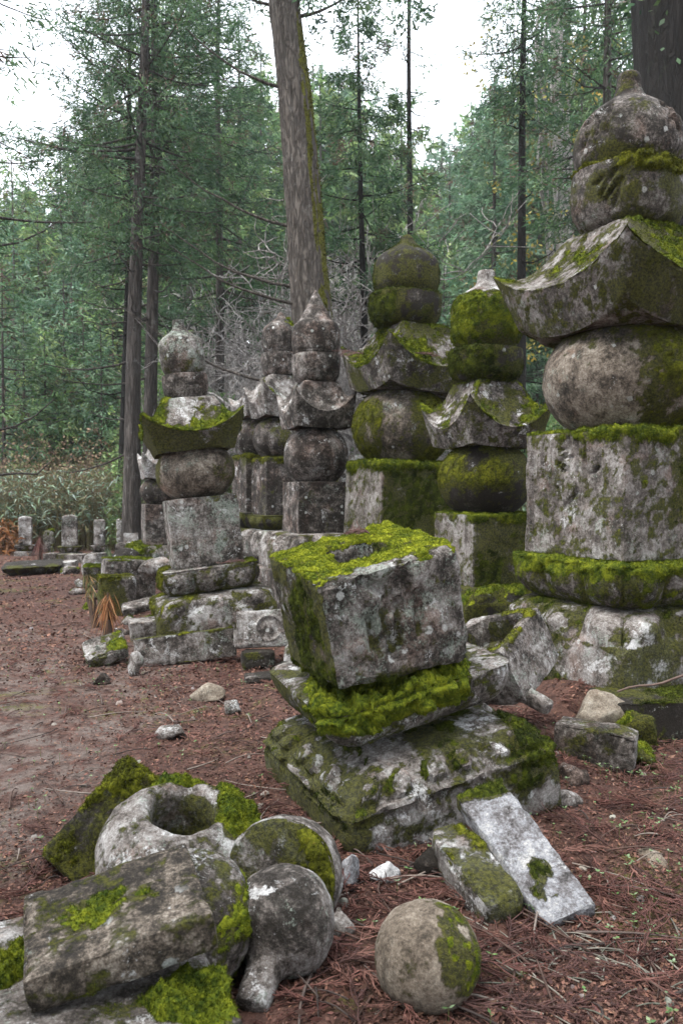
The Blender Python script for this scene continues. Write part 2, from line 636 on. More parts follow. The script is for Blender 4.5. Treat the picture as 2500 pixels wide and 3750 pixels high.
def stone(name, V, mat, parent=None, loc=(0, 0, 0), rot=(0, 0, 0), prot=None, rough=(.008, 6, .003, 26), chip=.012,
          seed=0, film=None, moss=(), disp=None, s=None, q=None):
    """weather a grid surface, write it as one mesh object and grow moss on it. prot: world rotation of the parent"""
    V = V.copy()
    n = normals(V)
    cen = V.reshape(-1, 3).mean(0)
    if ((V - cen) * n).sum(-1).mean() < 0:
        n = -n
        flip = True
    else:
        flip = False
    c = Ctx()
    rw = (prot or Matrix.Identity(3)) @ Euler(rot).to_matrix()
    RW = np.array(rw)
    if disp is not None:
        c.V, c.n, c.s, c.q = V, n, s, q
        V = V + n * disp(c)[..., None]
        n = normals(V) * (-1 if flip else 1)
    # convexity -> broken arrises
    k = 2
    mean = (np.roll(V, k, 1) + np.roll(V, -k, 1)) / 2
    md = V.copy()
    md[k:-k] = (V[2 * k:] + V[:-2 * k]) / 2
    cvx = np.maximum((V - mean * 1) * n, 0).sum(-1) + np.maximum((V - md) * n, 0).sum(-1)
    stp = np.linalg.norm(np.roll(V, -k, 1) - V, axis=-1).mean() + 1e-6
    edge = np.clip(cvx / stp * 1.6, 0, 1)
    a1, f1, a2, f2 = rough
    So = V + seed * 3.7
    d = a1 * fbm(So * f1, seed, 3) + a2 * fbm(So * f2, seed + 5, 3)
    d = d - chip * edge * sm(fbm(So * 9, seed + 9, 3), .0, .55) - .25 * chip * edge
    V = V + n * d[..., None]
    n2 = normals(V) * (-1 if flip else 1)
    nw = n2 @ RW.T
    pw = V @ RW.T
    c.V, c.n, c.nw, c.nz, c.s, c.q = V, n2, nw, nw[..., 2], s, q
    c.x, c.y, c.z = V[..., 0], V[..., 1], V[..., 2]
    c.z0, c.z1 = V[..., 2].min(), V[..., 2].max()
    c.t = (c.z - c.z0) / (c.z1 - c.z0)
    c.wx, c.wy, c.wz = pw[..., 0], pw[..., 1], pw[..., 2]
    c.f = lambda sc_, k=0, o=4: fbm(V * sc_ + seed * 1.9, seed + 31 + k, o)
    fl = film(c) if film is not None else np.zeros(V.shape[:2])
    if hasattr(c, 'pet'):
        fl = fl + .8 * c.band * (sm(1 - c.pet, .25, .75) - .35)
    fl = np.clip(fl, 0, 1)
    masks = []
    for ms in moss:
        m = ms['m'](c)
        Vn = V.reshape(-1, 3)
        hf = .26 * vnoise(Vn * 15, seed + 61) + .20 * vnoise(Vn * 38, seed + 62) + .14 * vnoise(Vn * 85, seed + 63)
        m = m + hf.reshape(m.shape) * sm(m, -.5, 0) * (1 - .6 * sm(m, .5, 1.0))
        masks.append(m)
        fl = np.maximum(fl, sm(m, -.45, .25) * .72)
    Mr, N = V.shape[:2]
    Qd = grid_quads(Mr, N)
    if flip:
        Qd = Qd[:, ::-1]
    me = mkmesh(name, V.reshape(-1, 3), Qd, attrs={'film': fl})
    me.set_sharp_from_angle(angle=R_(38))
    o = link(name, me, mat, parent, loc, rot)
    for k, (ms, m) in enumerate(zip(moss, masks)):
        make_moss(V, n2, m, rw, M[ms.get('mat', 'moss')], o, ms.get('th', .018), ms.get('dens', 20000), ms.get('len', .014),
                  ms.get('w', .003), seed * 10 + k, ms.get('droop', .35))
    return o


def block_pts(hs, z0, z1, b=.005, tap=1.0):
    return [(.002, z0), (hs - b, z0), (hs, z0 + b), (hs * tap, z1 - b), (hs * tap - b, z1), (.002, z1)]


def seg_dist(u, v, pl):
    d = np.full(u.shape, 1e9)
    for (x0, y0), (x1, y1) in zip(pl[:-1], pl[1:]):
        dx, dy = x1 - x0, y1 - y0
        L2 = dx * dx + dy * dy + 1e-12
        tt = np.clip(((u - x0) * dx + (v - y0) * dy) / L2, 0, 1)
        d = np.minimum(d, np.hypot(u - x0 - tt * dx, v - y0 - tt * dy))
    return d


def carve_face(c, side, hs, z0, z1, lines, width, depth):
    """v-cut strokes on one side face; u 0..1 across the face, v 0..1 down the face"""
    x, y, z = c.V[..., 0], c.V[..., 1], c.V[..., 2]
    ax = {0: (x, -y), 1: (y, x), 2: (-x, y), 3: (-y, -x)}[side]
    u = (ax[0] / hs + 1) / 2 * (2 * hs)
    v = (z1 - z)
    on = (ax[1] > hs * .93)
    d = np.full(x.shape, 1e9)
    for pl in lines:
        d = np.minimum(d, seg_dist(u, v, [(a * 2 * hs, b * (z1 - z0)) for a, b in pl]))
    return -depth * sm(1 - d / width, 0, .8) * on


def carve_round(c, ang, r, z0, z1, lines, width, depth):
    """strokes on a round stone round the azimuth ang; u in radians-ish, v 0..1 down"""
    x, y, z = c.V[..., 0], c.V[..., 1], c.V[..., 2]
    a = np.arctan2(y, x)
    da = (a - ang + math.pi) % (2 * math.pi) - math.pi
    u, v = da * r, z1 - z
    d = np.full(x.shape, 1e9)
    for pl in lines:
        d = np.minimum(d, seg_dist(u, v, [(p * r, k * (z1 - z0)) for p, k in pl]))
    return -depth * sm(1 - d / width, 0, .8) * (np.abs(da) < 1.2)


def ball_pts(r, z0, z1, a=.93, b=.98, n=40, cap=.55):
    zc, h = (z0 + z1) / 2, (z1 - z0) / 2
    out = [(.002, z0)]
    for k in range(n + 1):
        ph = -math.pi / 2 + math.pi * k / n
        rr = r * (abs(math.cos(ph)) ** a)
        zz = zc + h * math.copysign(abs(math.sin(ph)) ** b, math.sin(ph))
        if rr > r * cap * .9:
            out.append((rr, zz))
    zz0, zz1 = out[1][1], out[-1][1]
    out = [out[0]] + [(p, z0 + (q - zz0) / (zz1 - zz0) * (z1 - z0)) for p, q in out[1:]] + [(.002, z1)]
    return out


JEWEL = {
    'neck': [(0, 0), (.80, 0), (.92, .05), (.985, .14), (1, .24), (.985, .34), (.93, .44), (.80, .55), (.55, .655), (.36, .72), (.27, .78),
             (.225, .86), (.215, .94), (.17, .99), (0, 1)],
    'onion': [(0, 0), (.70, 0), (.88, .06), (.98, .18), (1, .33), (.985, .46), (.92, .57), (.78, .66), (.55, .745), (.36, .81), (.24, .87),
              (.17, .94), (.08, .99), (0, 1)],
    'cone': [(0, 0), (.85, 0), (.96, .05), (1, .12), (1, .34), (.97, .42), (.88, .475), (.74, .52), (.60, .60), (.43, .72), (.25, .85),
             (.09, .97), (0, 1)],
    'bottle': [(0, 0), (.70, 0), (.86, .06), (.97, .17), (1, .30), (1, .46), (.95, .58), (.80, .67), (.56, .74), (.38, .79), (.28, .85),
               (.25, .95), (.2, .995), (0, 1)],
}


def smooth_pts(pts, k=4):
    P = np.array(pts, float)
    out = []
    for i in range(len(P) - 1):
        p0, p1, p2, p3 = P[max(i - 1, 0)], P[i], P[i + 1], P[min(i + 2, len(P) - 1)]
        for j in range(k):
            tt = j / k
            out.append(.5 * ((2 * p1) + (-p0 + p2) * tt + (2 * p0 - 5 * p1 + 4 * p2 - p3) * tt ** 2 + (-p0 + 3 * p1 - 3 * p2 + p3) * tt ** 3))
    out.append(P[-1])
    out = np.array(out)
    out[:, 0] = np.maximum(out[:, 0], .002)
    return [tuple(q) for q in out]


def jewel_pts(kind, r, z0, z1):
    return smooth_pts([(max(a * r, .002), z0 + b * (z1 - z0)) for a, b in JEWEL[kind]], 4)


def crescent_pts(r, z0, z1):
    h = z1 - z0
    return smooth_pts([(.002, z0), (.55 * r, z0), (.80 * r, z0 + .06 * h), (.93 * r, z0 + .25 * h), (.985 * r, z0 + .5 * h), (r, z0 + .8 * h),
                       (.985 * r, z0 + .95 * h), (.93 * r, z1), (.5 * r, z1), (.002, z1)], 4)


def roof_grid(hd_tip, hd_bot, hd_top, zb_m, zb_c, zt_m, zt_c, z_top, step, hd_in=None):
    """square roof stone with upswept corners; half diagonals and heights in metres"""
    step = step * 1.2
    k = 1 / math.sqrt(2)
    hi = (hd_in or hd_bot * .75) * k
    H = z_top
    # rows of (half side, z at mid side, z at corner)
    rows = [(.003, zb_m + .03, zb_m + .03), (hi, zb_m + .02, zb_m + .03), (hd_bot * k, zb_m, zb_c), (hd_tip * k, zt_m, zt_c),
            (hd_tip * k - .02, zt_m + .012, zt_c - .004)]
    a = hd_tip * k - .02
    b = hd_top * k
    for u in (.12, .25, .4, .55, .7, .82, .92, 1.0):
        hs = a + (b - a) * u
        zm = zt_m + (H - zt_m) * (u ** 1.55)
        # along the hip the surface first dips below the horn, then climbs
        zc = zt_c + (H - zt_c) * (u ** 2.0) - (zt_c - zt_m) * .30 * math.sin(math.pi * min(u * 1.15, 1)) 
        rows.append((hs, zm, zc))
    rows += [(b - .015, H + .006, H + .006), (.003, H + .006, H + .006)]
    R = np.array(rows)
    out = [R[0]]
    for p, q in zip(R[:-1], R[1:]):
        L = math.hypot(q[0] - p[0], max(abs(q[1] - p[1]), abs(q[2] - p[2])))
        n = max(1, int(round(L / step)))
        for j in range(1, n + 1):
            out.append(p + (q - p) * j / n)
    R = np.array(out)
    nside = max(14, int(2 * hd_tip * k / step))
    s, q = ring_s(nside)
    th = np.arctan(s) + q * (math.pi / 2) - math.pi / 2
    c, sn = np.cos(th), np.sin(th)
    pw = 60.0
    rr = 1.0 / (np.abs(c) ** pw + np.abs(sn) ** pw) ** (1 / pw)
    V = np.empty((len(R), len(th), 3))
    V[..., 0] = R[:, :1] * (rr * c)[None]
    V[..., 1] = R[:, :1] * (rr * sn)[None]
    cor = np.abs(s)[None] ** 2.1
    V[..., 2] = R[:, 1:2] + (R[:, 2:3] - R[:, 1:2]) * cor
    return V, s, q


def petals(c, n, z0, z1, amp, groove=.6):
    """rounded lotus petals along the four sides between two heights"""
    z = c.V[..., 2]
    ph = (c.s + 1) / 2 * n
    lobe = np.sqrt(np.abs(np.sin(np.pi * ph)))[None]
    tt = np.clip((z - z0) / (z1 - z0), 0, 1)
    band = np.sin(np.pi * np.clip(tt, 0, 1)) ** .6
    inner = np.clip(1 - ((np.abs((ph % 1) - .5) / .26) ** 2 + ((tt - .55) / .33) ** 2), 0, 1)
    c.pet = np.clip(1.25 * lobe * band, 0, 1) + 0 * z
    c.band = sm(band, .05, .4)
    return 1.5 * band * amp * (lobe - groove) + amp * .8 * np.sqrt(inner) * (band > .05)


def side_down(c, k=1.0):
    return np.clip(-c.nz, 0, 1) * k


# ---------------------------------------------------------------- five-part stone pagodas
def row_matrix(yaw, tilt=0, pitch=0):
    return Matrix.Rotation(R_(tilt), 3, 'Y') @ Matrix.Rotation(R_(pitch), 3, 'X') @ Matrix.Rotation(R_(yaw), 3, 'Z')


TOPM = lambda lo, amt=1.2: (lambda c: sm(c.nz, .55, .9) * (c.f(5, 1) * 1.4 + amt) - lo)


def pagoda(label, X, Y, yaw, parts, step, tilt=0, z0=0.0, seed=1, group=None, sink=0):
    root = empty('stone_pagoda', (X, Y, z0))
    Rm = row_matrix(yaw, tilt)
    root.rotation_euler = Rm.to_euler()
    tag(root, label, 'stone pagoda', group)
    for i, p in enumerate(parts):
        k = p['k']
        kw = dict(parent=root, prot=Rm, seed=seed * 20 + i, film=p.get('film'), moss=p.get('moss', ()), disp=p.get('disp'))
        kw['rough'] = p.get('rough', (.005, 5, .002, 24))
        kw['chip'] = p.get('chip', .009 if step < .024 else .005)
        if step > .024:
            kw['rough'] = (.004, 5, .0015, 18)
        st = p.get('step', step * (.7 if k == 'roof' else 1))
        mat = M[p.get('mat', 'granite')]
        loc = p.get('loc', (0, 0, 0))
        rot = (R_(p.get('tx', 0)), R_(p.get('ty', 0)), R_(p.get('rz', 0)))
        if k == 'jewel':
            V, s, q = rev(jewel_pts(p['kind'], p['r'], p['z'][0], p['z'][1]), st, p=2.15)
            nm = 'jewel_top'
        elif k == 'crescent':
            V, s, q = rev(crescent_pts(p['r'], *p['z']), st, p=2.5)
            nm = 'crescent_stone'
        elif k == 'roof':
            V, s, q = roof_grid(*p['d'], st)
            nm = 'roof_stone'
        elif k == 'ball':
            V, s, q = rev(ball_pts(p['r'], *p['z']), st, p=2.1)
            nm = 'round_stone'
        elif k == 'cube':
            V, s, q = rev(block_pts(p['hs'], *p['z'], b=.006, tap=p.get('tap', .99)), st)
            nm = 'square_block'
        elif k == 'lotus':       # cup with upturned petals: wider at the top
            hs, (a, b) = p['hs'], p['z']
            h = b - a
            pts = smooth_pts([(.002, a), (hs * .70, a), (hs * .86, a + .10 * h), (hs * .97, a + .40 * h), (hs, a + .72 * h), (hs * .99, a + .93 * h),
                              (hs * .96, b), (hs * .5, b), (.002, b)], 3)
            V, s, q = rev(pts, st, p=14)
            kw['disp'] = (lambda c, a=a, b=b, h=h, n=p.get('n', 3): petals(c, n, a + .02 * h, a + .9 * h, p.get('amp', .03)))
            nm = 'lotus_slab'
        elif k == 'pedestal':    # square plinth whose sloping top carries downturned petals
            hs, (a, b) = p['hs'], p['z']
            h = b - a
            v = p.get('v', .55)
            pts = [(.002, a), (hs - .01, a), (hs, a + .01), (hs * 1.0, a + v * h), (hs * .985, a + (v + .05) * h), (hs * .93, a + (v + .22) * h),
                   (hs * .80, a + .97 * h), (hs * .72, b), (.002, b)]
            V, s, q = rev(pts, st, p=30)
            kw['disp'] = (lambda c, a=a, h=h, v=v, n=p.get('n', 3): petals(c, n, a + (v - .02) * h, a + .99 * h, p.get('amp', .035), .75))
            nm = 'lotus_pedestal'
        elif k == 'plinth':
            V, s, q = rev(block_pts(p['hs'], *p['z'], b=.015), st)
            nm = 'plinth'
        o = stone(nm, V, mat, loc=loc, rot=rot, s=s, q=q, **kw)
        p['obj'] = o
    return root


# ---------------------------------------------------------------- ground sheet
def axis(dense0, dense1, lo, hi, d, g=1.16):
    a = list(np.arange(dense0, dense1 + 1e-6, d))
    stp = d
    x = a[-1]
    while x < hi:
        stp *= g
        x += stp
        a.append(min(x, hi))
    stp = d
    x = a[0]
    while x > lo:
        stp *= g
        x -= stp
        a.insert(0, max(x, lo))
    return np.array(a)


gxs = axis(-4.2, 4.2, -160, 160, .07)
gys = axis(1.4, 9.5, -25, 230, .07)
GX, GY = np.meshgrid(gxs, gys)
GZ = ground_z(GX, GY) + .010 * vnoise(np.stack([GX * 7, GY * 7, GX * 0], -1), 8) * (GY < 14)
gv = np.stack([GX, GY, GZ], -1).reshape(-1, 3)
nx_, ny_ = len(gxs), len(gys)
ii, jj = np.meshgrid(np.arange(nx_ - 1), np.arange(ny_ - 1))
aa = (jj * nx_ + ii).ravel()
g_o = link('ground', mkmesh('ground', gv, np.stack([aa, aa + 1, aa + 1 + nx_, aa + nx_], -1)), M['ground'])
g_o['kind'] = 'structure'

# ---------------------------------------------------------------- moss and film recipes
ftop = lambda a=.6, b=.6: (lambda c: a * sm(c.nz, .3, .9) + b * (c.f(4, 2) * .8) + .1)
fall = lambda a=.4, b=.7: (lambda c: a + b * c.f(3.2, 3) - .25 * sm(c.nz, .5, .9) * 0)
fright = lambda a=.2, b=.5, g=.45: (lambda c: a + b * c.f(3.2, 3) + g * sm(c.nw[..., 0], -.1, .55) - .3 * sm(-c.nw[..., 0], .2, .8))


def m_top(lo=.0, k=1.0, nz=(.45, .8), sc_=4.0):
    return lambda c: sm(c.nz, *nz) * (k + 1.3 * c.f(sc_, 1)) - lo


def m_hang(z_edge, depth, lo=.1, k=.7):
    """curtain hanging from an upper arris"""
    return lambda c: (sm(c.z, z_edge - depth * (1 + .8 * c.f(9, 6)), z_edge) * (k + 1.1 * c.f(5, 4)) - lo)


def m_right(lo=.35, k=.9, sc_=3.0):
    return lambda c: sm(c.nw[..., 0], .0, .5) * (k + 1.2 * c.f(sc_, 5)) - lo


def mx_(*fs):
    return lambda c: np.maximum.reduce([f(c) for f in fs])


# ---------------------------------------------------------------- the great pagoda by the dark trunk
bonji = [[(.46, .05), (.47, .14), (.36, .26)], [(.38, .15), (.44, .13)], [(.42, .20), (.50, .21)], [(.40, .30), (.46, .33), (.43, .27)],
         [(.55, .08), (.56, .34)], [(.63, .10), (.65, .46)], [(.36, .45), (.42, .62), (.56, .48)], [(.70, .34), (.76, .30)]]
bj_round = [[(-.42, .30), (-.30, .42), (-.36, .60), (-.46, .80)], [(-.10, .28), (-.12, .70)], [(-.52, .42), (-.2, .36), (.05, .22)],
            [(.12, .30), (.10, .72)], [(-.30, .62), (-.22, .86)]]
bj_cres = [[(-.25, .55), (.05, .20)], [(-.18, .66), (.10, .40)], [(.02, .74), (.16, .35)], [(-.32, .35), (-.22, .28)]]
big_cube_z = (1.015, 1.89)
ang_left = R_(-180 + 18)
big = pagoda('tallest stone pagoda beside the huge dark trunk, its mossy roof nearest the camera', 2.05, 5.75, 25.4, [
    dict(k='pedestal', hs=.66, z=(.14, .70), v=.60, n=3, amp=.05, mat='white', step=.022,
         film=lambda c: .62 + .8 * c.f(3, 3) - .50 * sm(c.nz, .1, .6),
         moss=[dict(m=lambda c: .55 * sm(c.nz, -.2, .5) * (c.f(4, 2) + .4) + .6 * c.f(2.4, 5) - .22, mat='moss_dark', th=.018, dens=26000)]),
    dict(k='lotus', hs=.585, z=(.695, 1.0), n=3, amp=.028, mat='granite', step=.02,
         film=lambda c: .25 + .7 * c.f(3.5, 3) + .3 * sm(c.nw[..., 0], .0, .5),
         moss=[dict(m=lambda c: np.maximum(sm(c.nz, .35, .75) * 1.0, sm(c.z, .85, .97) * (.85 + .9 * c.f(6, 4)) - .15), th=.028, dens=40000, len=.020, w=.0026, droop=.7),
               dict(m=lambda c: sm(c.nw[..., 0], .0, .5) * (.7 + c.f(4, 6)) - .35, mat='moss_dark', th=.012, dens=20000)]),
    dict(k='cube', hs=.505, z=big_cube_z, mat='greypink', step=.015, chip=.010,
         film=lambda c: .02 + .45 * c.f(4, 3) + .40 * sm(c.nw[..., 0], .1, .6) * sm(c.wx, .15, .45) + .3 * sm(c.z, 1.8, 1.9),
         disp=lambda c: carve_face(c, 3, .505, *big_cube_z, [[(1 - u, v) for u, v in pl][::1] for pl in []] + bonji, .022, .030),
         moss=[dict(m=lambda c: np.maximum(sm(c.nz, .5, .8), sm(c.z, 1.80 - .06 * c.f(7, 3), 1.87) * (.35 + 1.2 * c.f(5, 4) + .5 * sm(c.nw[..., 0], -.2, .4))) - .08,
                    th=.028, dens=34000, len=.02, droop=.6),
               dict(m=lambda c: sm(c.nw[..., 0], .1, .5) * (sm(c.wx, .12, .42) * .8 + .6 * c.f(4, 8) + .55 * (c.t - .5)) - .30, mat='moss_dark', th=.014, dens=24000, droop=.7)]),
    dict(k='ball', r=.575, z=(1.88, 2.665), mat='buff', step=.018,
         film=lambda c: .46 + .6 * c.f(2.6, 3) + .5 * sm(c.nw[..., 0], .0, .6) + .15 * sm(c.nz, 0, .6) - .35 * sm(-c.nw[..., 0], -.1, .5) * sm(-c.nz, 0, .6),
         moss=[dict(m=lambda c: sm(c.nw[..., 0], -.35, .3) * (.85 + 1.1 * c.f(2.6, 5)) - .28 + .25 * sm(c.nz, .1, .7), mat='moss_brown', th=.010, dens=22000, droop=.8)]),
    dict(k='roof', d=(.97, .78, .42, 2.56, 2.69, 2.875, 3.105, 3.32), mat='greypink', step=.017,
         film=lambda c: .36 + .6 * c.f(2.8, 3) + .45 * sm(c.nw[..., 0], -.05, .5) - .30 * sm(c.nz, .3, .7) - .25 * sm(-c.nz, .5, .9),
         moss=[dict(m=lambda c: sm(c.nz, .35, .7) * (sm(c.wx, -.45, .15) * 1.5 + 1.0 * c.f(4, 5) - .2) - .12, th=.022, dens=32000, len=.018, mat='moss'),
               dict(m=lambda c: sm(.2 - np.abs(c.nz), 0, .3) * (sm(c.nw[..., 0], -.5, .4) * .9 + .9 * c.f(3.4, 7)) - .05, mat='moss_brown', th=.012, dens=24000, droop=.8)]),
    dict(k='crescent', r=.375, z=(3.315, 3.74), mat='granite', step=.015, rz=20,
         disp=lambda c: carve_round(c, R_(-170), .375, 3.315, 3.74, bj_cres, .026, .030),
         film=lambda c: .32 + .5 * c.f(3.5, 3) + .2 * sm(-c.nz, .2, .8) + .25 * sm(c.nw[..., 0], .2, .7),
         moss=[dict(m=lambda c: np.maximum(sm(c.nz, .5, .8), sm(c.z, 3.60 - .1 * c.f(5, 3), 3.70) * sm(c.wx, -.28, -.02)) * 1.1 - .15, th=.03, dens=30000, len=.018, mat='moss_brown', droop=.6)]),
    dict(k='jewel', kind='neck', r=.372, z=(3.735, 4.46), mat='brown', step=.014,
         disp=lambda c: carve_round(c, R_(-163), .37, 3.735, 4.46, [[(a * 1.0, .28 + b * .62) for a, b in pl] for pl in bj_round], .028, .035)
         + carve_round(c, R_(-62), .37, 3.735, 4.46, [[(a * 1.0, .28 + b * .5) for a, b in pl] for pl in bj_round], .028, .035),
         film=lambda c: .32 + .5 * c.f(3, 3) + .35 * sm(-c.nz, .0, .6) - .3 * sm(c.nz, .3, .8), moss=()),
], .018, z0=.07, seed=3)
for ch in big.children:
    ch.location.z -= .07

# inscription columns cut into the left face of the great pagoda's block
blk = [c for c in big.children if c.name.startswith('square_block')][0]


def inscribe(parent, side, hs, z1, h, cols, size, name='inscription'):
    cols = [(u, v + i * size * .98 / h, ch) for u, v, txt in cols for i, ch in enumerate(txt)]
    for u, v, txt in cols:
        cu = bpy.data.curves.new(name, 'FONT')
        cu.body = '\n'.join(txt)
        cu.size = size
        cu.space_line = .98
        cu.extrude = .0008
        cu.align_x = 'CENTER'
        tmp = bpy.data.objects.new(name, cu)
        sc.collection.objects.link(tmp)
        dg = bpy.context.evaluated_depsgraph_get()
        me = bpy.data.meshes.new_from_object(tmp.evaluated_get(dg))
        bpy.data.objects.remove(tmp)
        me.name = name
        me.materials.clear()
        o = link(name, me, M['stroke'])
        o.parent = parent
        lx = (u - .5) * 2 * hs
        if side == 3:
            o.rotation_euler = (R_(90), 0, R_(-90))
            o.location = (-hs - .004, -lx, z1 - v * h)
        else:
            o.rotation_euler = (R_(90), 0, 0)
            o.location = (lx, -hs - .004, z1 - v * h)


inscribe(blk, 3, .505, 1.89, .875, [(.09, .19, '天和二壬戌年四月六日'), (.205, .19, '永立三'), (.36, .60, '大'), (.76, .23, '川'), (.77, .86, '向')], .062)

# ---------------------------------------------------------------- the row of pagodas behind
pag3 = pagoda('dark mossy stone pagoda with onion top, tallest of the row behind the leaning block', px2x(1450, 9.5), 9.5, 24, [
    dict(k='plinth', hs=.75, z=(-.1, .35), mat='dark'),
    dict(k='pedestal', hs=.68, z=(.35, .92), mat='dark', n=3, film=fall(.6)),
    dict(k='cube', hs=.50, z=(.91, 1.79), mat='greypink', film=lambda c: .1 + .6 * c.f(3, 3) + .7 * sm(c.nw[..., 0], .0, .5),
         moss=[dict(m=lambda c: np.maximum(sm(c.nz, .5, .8), sm(c.z, 1.66 - .1 * c.f(6, 3), 1.76) * (.75 + .9 * c.f(5, 4))) - .1, th=.035, dens=15000, len=.026, w=.005),
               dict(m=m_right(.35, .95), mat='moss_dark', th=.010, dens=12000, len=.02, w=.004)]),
    dict(k='ball', r=.578, z=(1.785, 2.64), mat='buff', film=lambda c: .25 + .8 * c.f(2.4, 3) + .35 * sm(c.nw[..., 0], .1, .6),
         moss=[dict(m=lambda c: np.maximum(sm(-c.nw[..., 0], .35, .7) * (1.1 + c.f(4, 2)) - .3, sm(c.nw[..., 0], .0, .5) * (.9 + 1.1 * c.f(3, 5)) - .15), mat='moss_brown', th=.014, dens=13000, len=.02, w=.004)]),
    dict(k='roof', d=(.93, .78, .44, 2.60, 2.68, 2.88, 3.20, 3.41), mat='granite', ty=2,
         film=lambda c: .35 + .6 * c.f(2.4, 3) + .35 * sm(c.nw[..., 0], -.05, .5),
         moss=[dict(m=lambda c: sm(c.nz, .3, .65) * (.8 + 1.3 * c.f(3, 5)) - .2, th=.024, dens=16000, len=.026, w=.005),
               dict(m=lambda c: sm(.2 - np.abs(c.nz), 0, .3) * (sm(c.nw[..., 0], -.4, .6) * .9 + 1.0 * c.f(2.6, 7)) - .15, mat='moss_brown', th=.012, dens=12000, len=.02, w=.004)]),
    dict(k='crescent', r=.405, z=(3.40, 3.78), mat='dark', film=fall(.55),
         moss=[dict(m=lambda c: np.maximum(sm(c.nz, .4, .7), sm(-c.nw[..., 0], .0, .6) * .9 + .9 * c.f(3, 4) - .05) - .1, mat='moss_dark', th=.018, dens=14000, len=.024, w=.004)]),
    dict(k='jewel', kind='onion', r=.388, z=(3.775, 4.50), mat='dark', film=fall(.5, .5),
         moss=[dict(m=lambda c: np.maximum(sm(c.nz, .35, .75) * (.45 + 1.3 * c.f(4, 1)) - .15, sm(np.abs(c.nw[..., 0]), .80, .97) * (.5 + c.f(5, 3)) - .15), mat='moss_dark', th=.010, dens=14000, len=.018, w=.004)]),
], .03, tilt=1.6, seed=4)

pag4 = pagoda('stone pagoda with fuzzy green moss cap and peg top, between two larger ones', px2x(1775, 7.6), 7.6, 22.7, [
    dict(k='plinth', hs=.62, z=(-.1, .30), mat='dark'),
    dict(k='pedestal', hs=.56, z=(.30, .60), mat='dark', n=3, film=fall(.6),
         moss=[dict(m=m_top(.1, .9), th=.03, dens=15000, len=.02, w=.004)]),
    dict(k='cube', hs=.365, z=(.585, 1.255), mat='greypink', chip=.008, film=lambda c: .02 + .5 * c.f(4, 3) + .95 * sm(c.nw[..., 0], .1, .5),
         moss=[dict(m=lambda c: np.maximum(sm(c.nz, .5, .8), sm(c.z, 1.17 - .06 * c.f(6, 3), 1.24) * (.4 + 1.3 * c.f(5, 4) + .5 * sm(c.nw[..., 0], 0, .5))) - .1, th=.025, dens=20000, len=.018, w=.003),
               dict(m=m_right(.3, .95), mat='moss_dark', th=.008, dens=16000, len=.016)]),
    dict(k='ball', r=.445, z=(1.25, 1.90), mat='dark', film=lambda c: .55 + .7 * c.f(2.6, 3),
         moss=[dict(m=lambda c: sm(c.nz, -.5, .2) * (.9 + 1.1 * c.f(3, 5)) - .2, mat='moss_brown', th=.012, dens=18000, len=.016, w=.0035)]),
    dict(k='roof', d=(.66, .53, .30, 1.865, 1.90, 2.05, 2.33, 2.50), mat='granite',
         film=lambda c: .2 + .7 * c.f(3.4, 3) + .25 * sm(c.nw[..., 0], -.05, .5),
         moss=[dict(m=lambda c: sm(c.nz, .25, .6) * (.5 + 1.5 * c.f(4, 5) + .3 * sm(c.t, .5, .9)) - .3, th=.018, dens=22000, len=.018, w=.0035),
               dict(m=lambda c: sm(.2 - np.abs(c.nz), 0, .3) * (.4 + 1.2 * c.f(3.6, 7)) - .12, mat='moss_brown', th=.014, dens=15000, len=.02, w=.0035, droop=.8)]),
    dict(k='crescent', r=.33, z=(2.495, 2.81), mat='dark', film=fall(.6),
         moss=[dict(m=lambda c: .55 + 1.0 * c.f(3.5, 4) - .5 * sm(-c.nz, .2, .7) - .15, mat='moss_dark', th=.020, dens=22000, len=.02, w=.0035)]),
    dict(k='jewel', kind='bottle', r=.325, z=(2.805, 3.56), mat='pale', film=lambda c: .5 * c.f(3, 3) + .9 * sm(-c.z, -3.3, -3.2),
         moss=[dict(m=lambda c: sm(-c.z, -3.36, -3.26) * (1.0 + .8 * c.f(4.5, 4)) - .3 - .5 * sm(-c.z, -2.92, -2.84), th=.022, dens=26000, len=.020, w=.0032, droop=.5)]),
], .026, seed=5)

pag5 = pagoda('brown lichen-spotted stone pagoda with a pointed cone top', px2x(1157, 10), 10.0, 21, [
    dict(k='plinth', hs=.66, z=(-.1, .50), mat='brown'),
    dict(k='pedestal', hs=.60, z=(.49, .94), mat='granite', film=fall(.25), n=4, amp=.05, v=.45),
    dict(k='cube', hs=.345, z=(.93, 1.57), mat='brown', film=lambda c: .05 + .4 * c.f(3, 3), tap=.98),
    dict(k='ball', r=.405, z=(1.565, 2.235), mat='brown', film=lambda c: .0 + .3 * c.f(3, 3)),
    dict(k='roof', d=(.57, .50, .30, 2.225, 2.245, 2.43, 2.69, 2.81), mat='brown', film=lambda c: .3 * c.f(3, 3)),
    dict(k='crescent', r=.295, z=(2.805, 3.16), mat='brown'),
    dict(k='jewel', kind='cone', r=.297, z=(3.155, 3.97), mat='brown'),
], .03, seed=6)

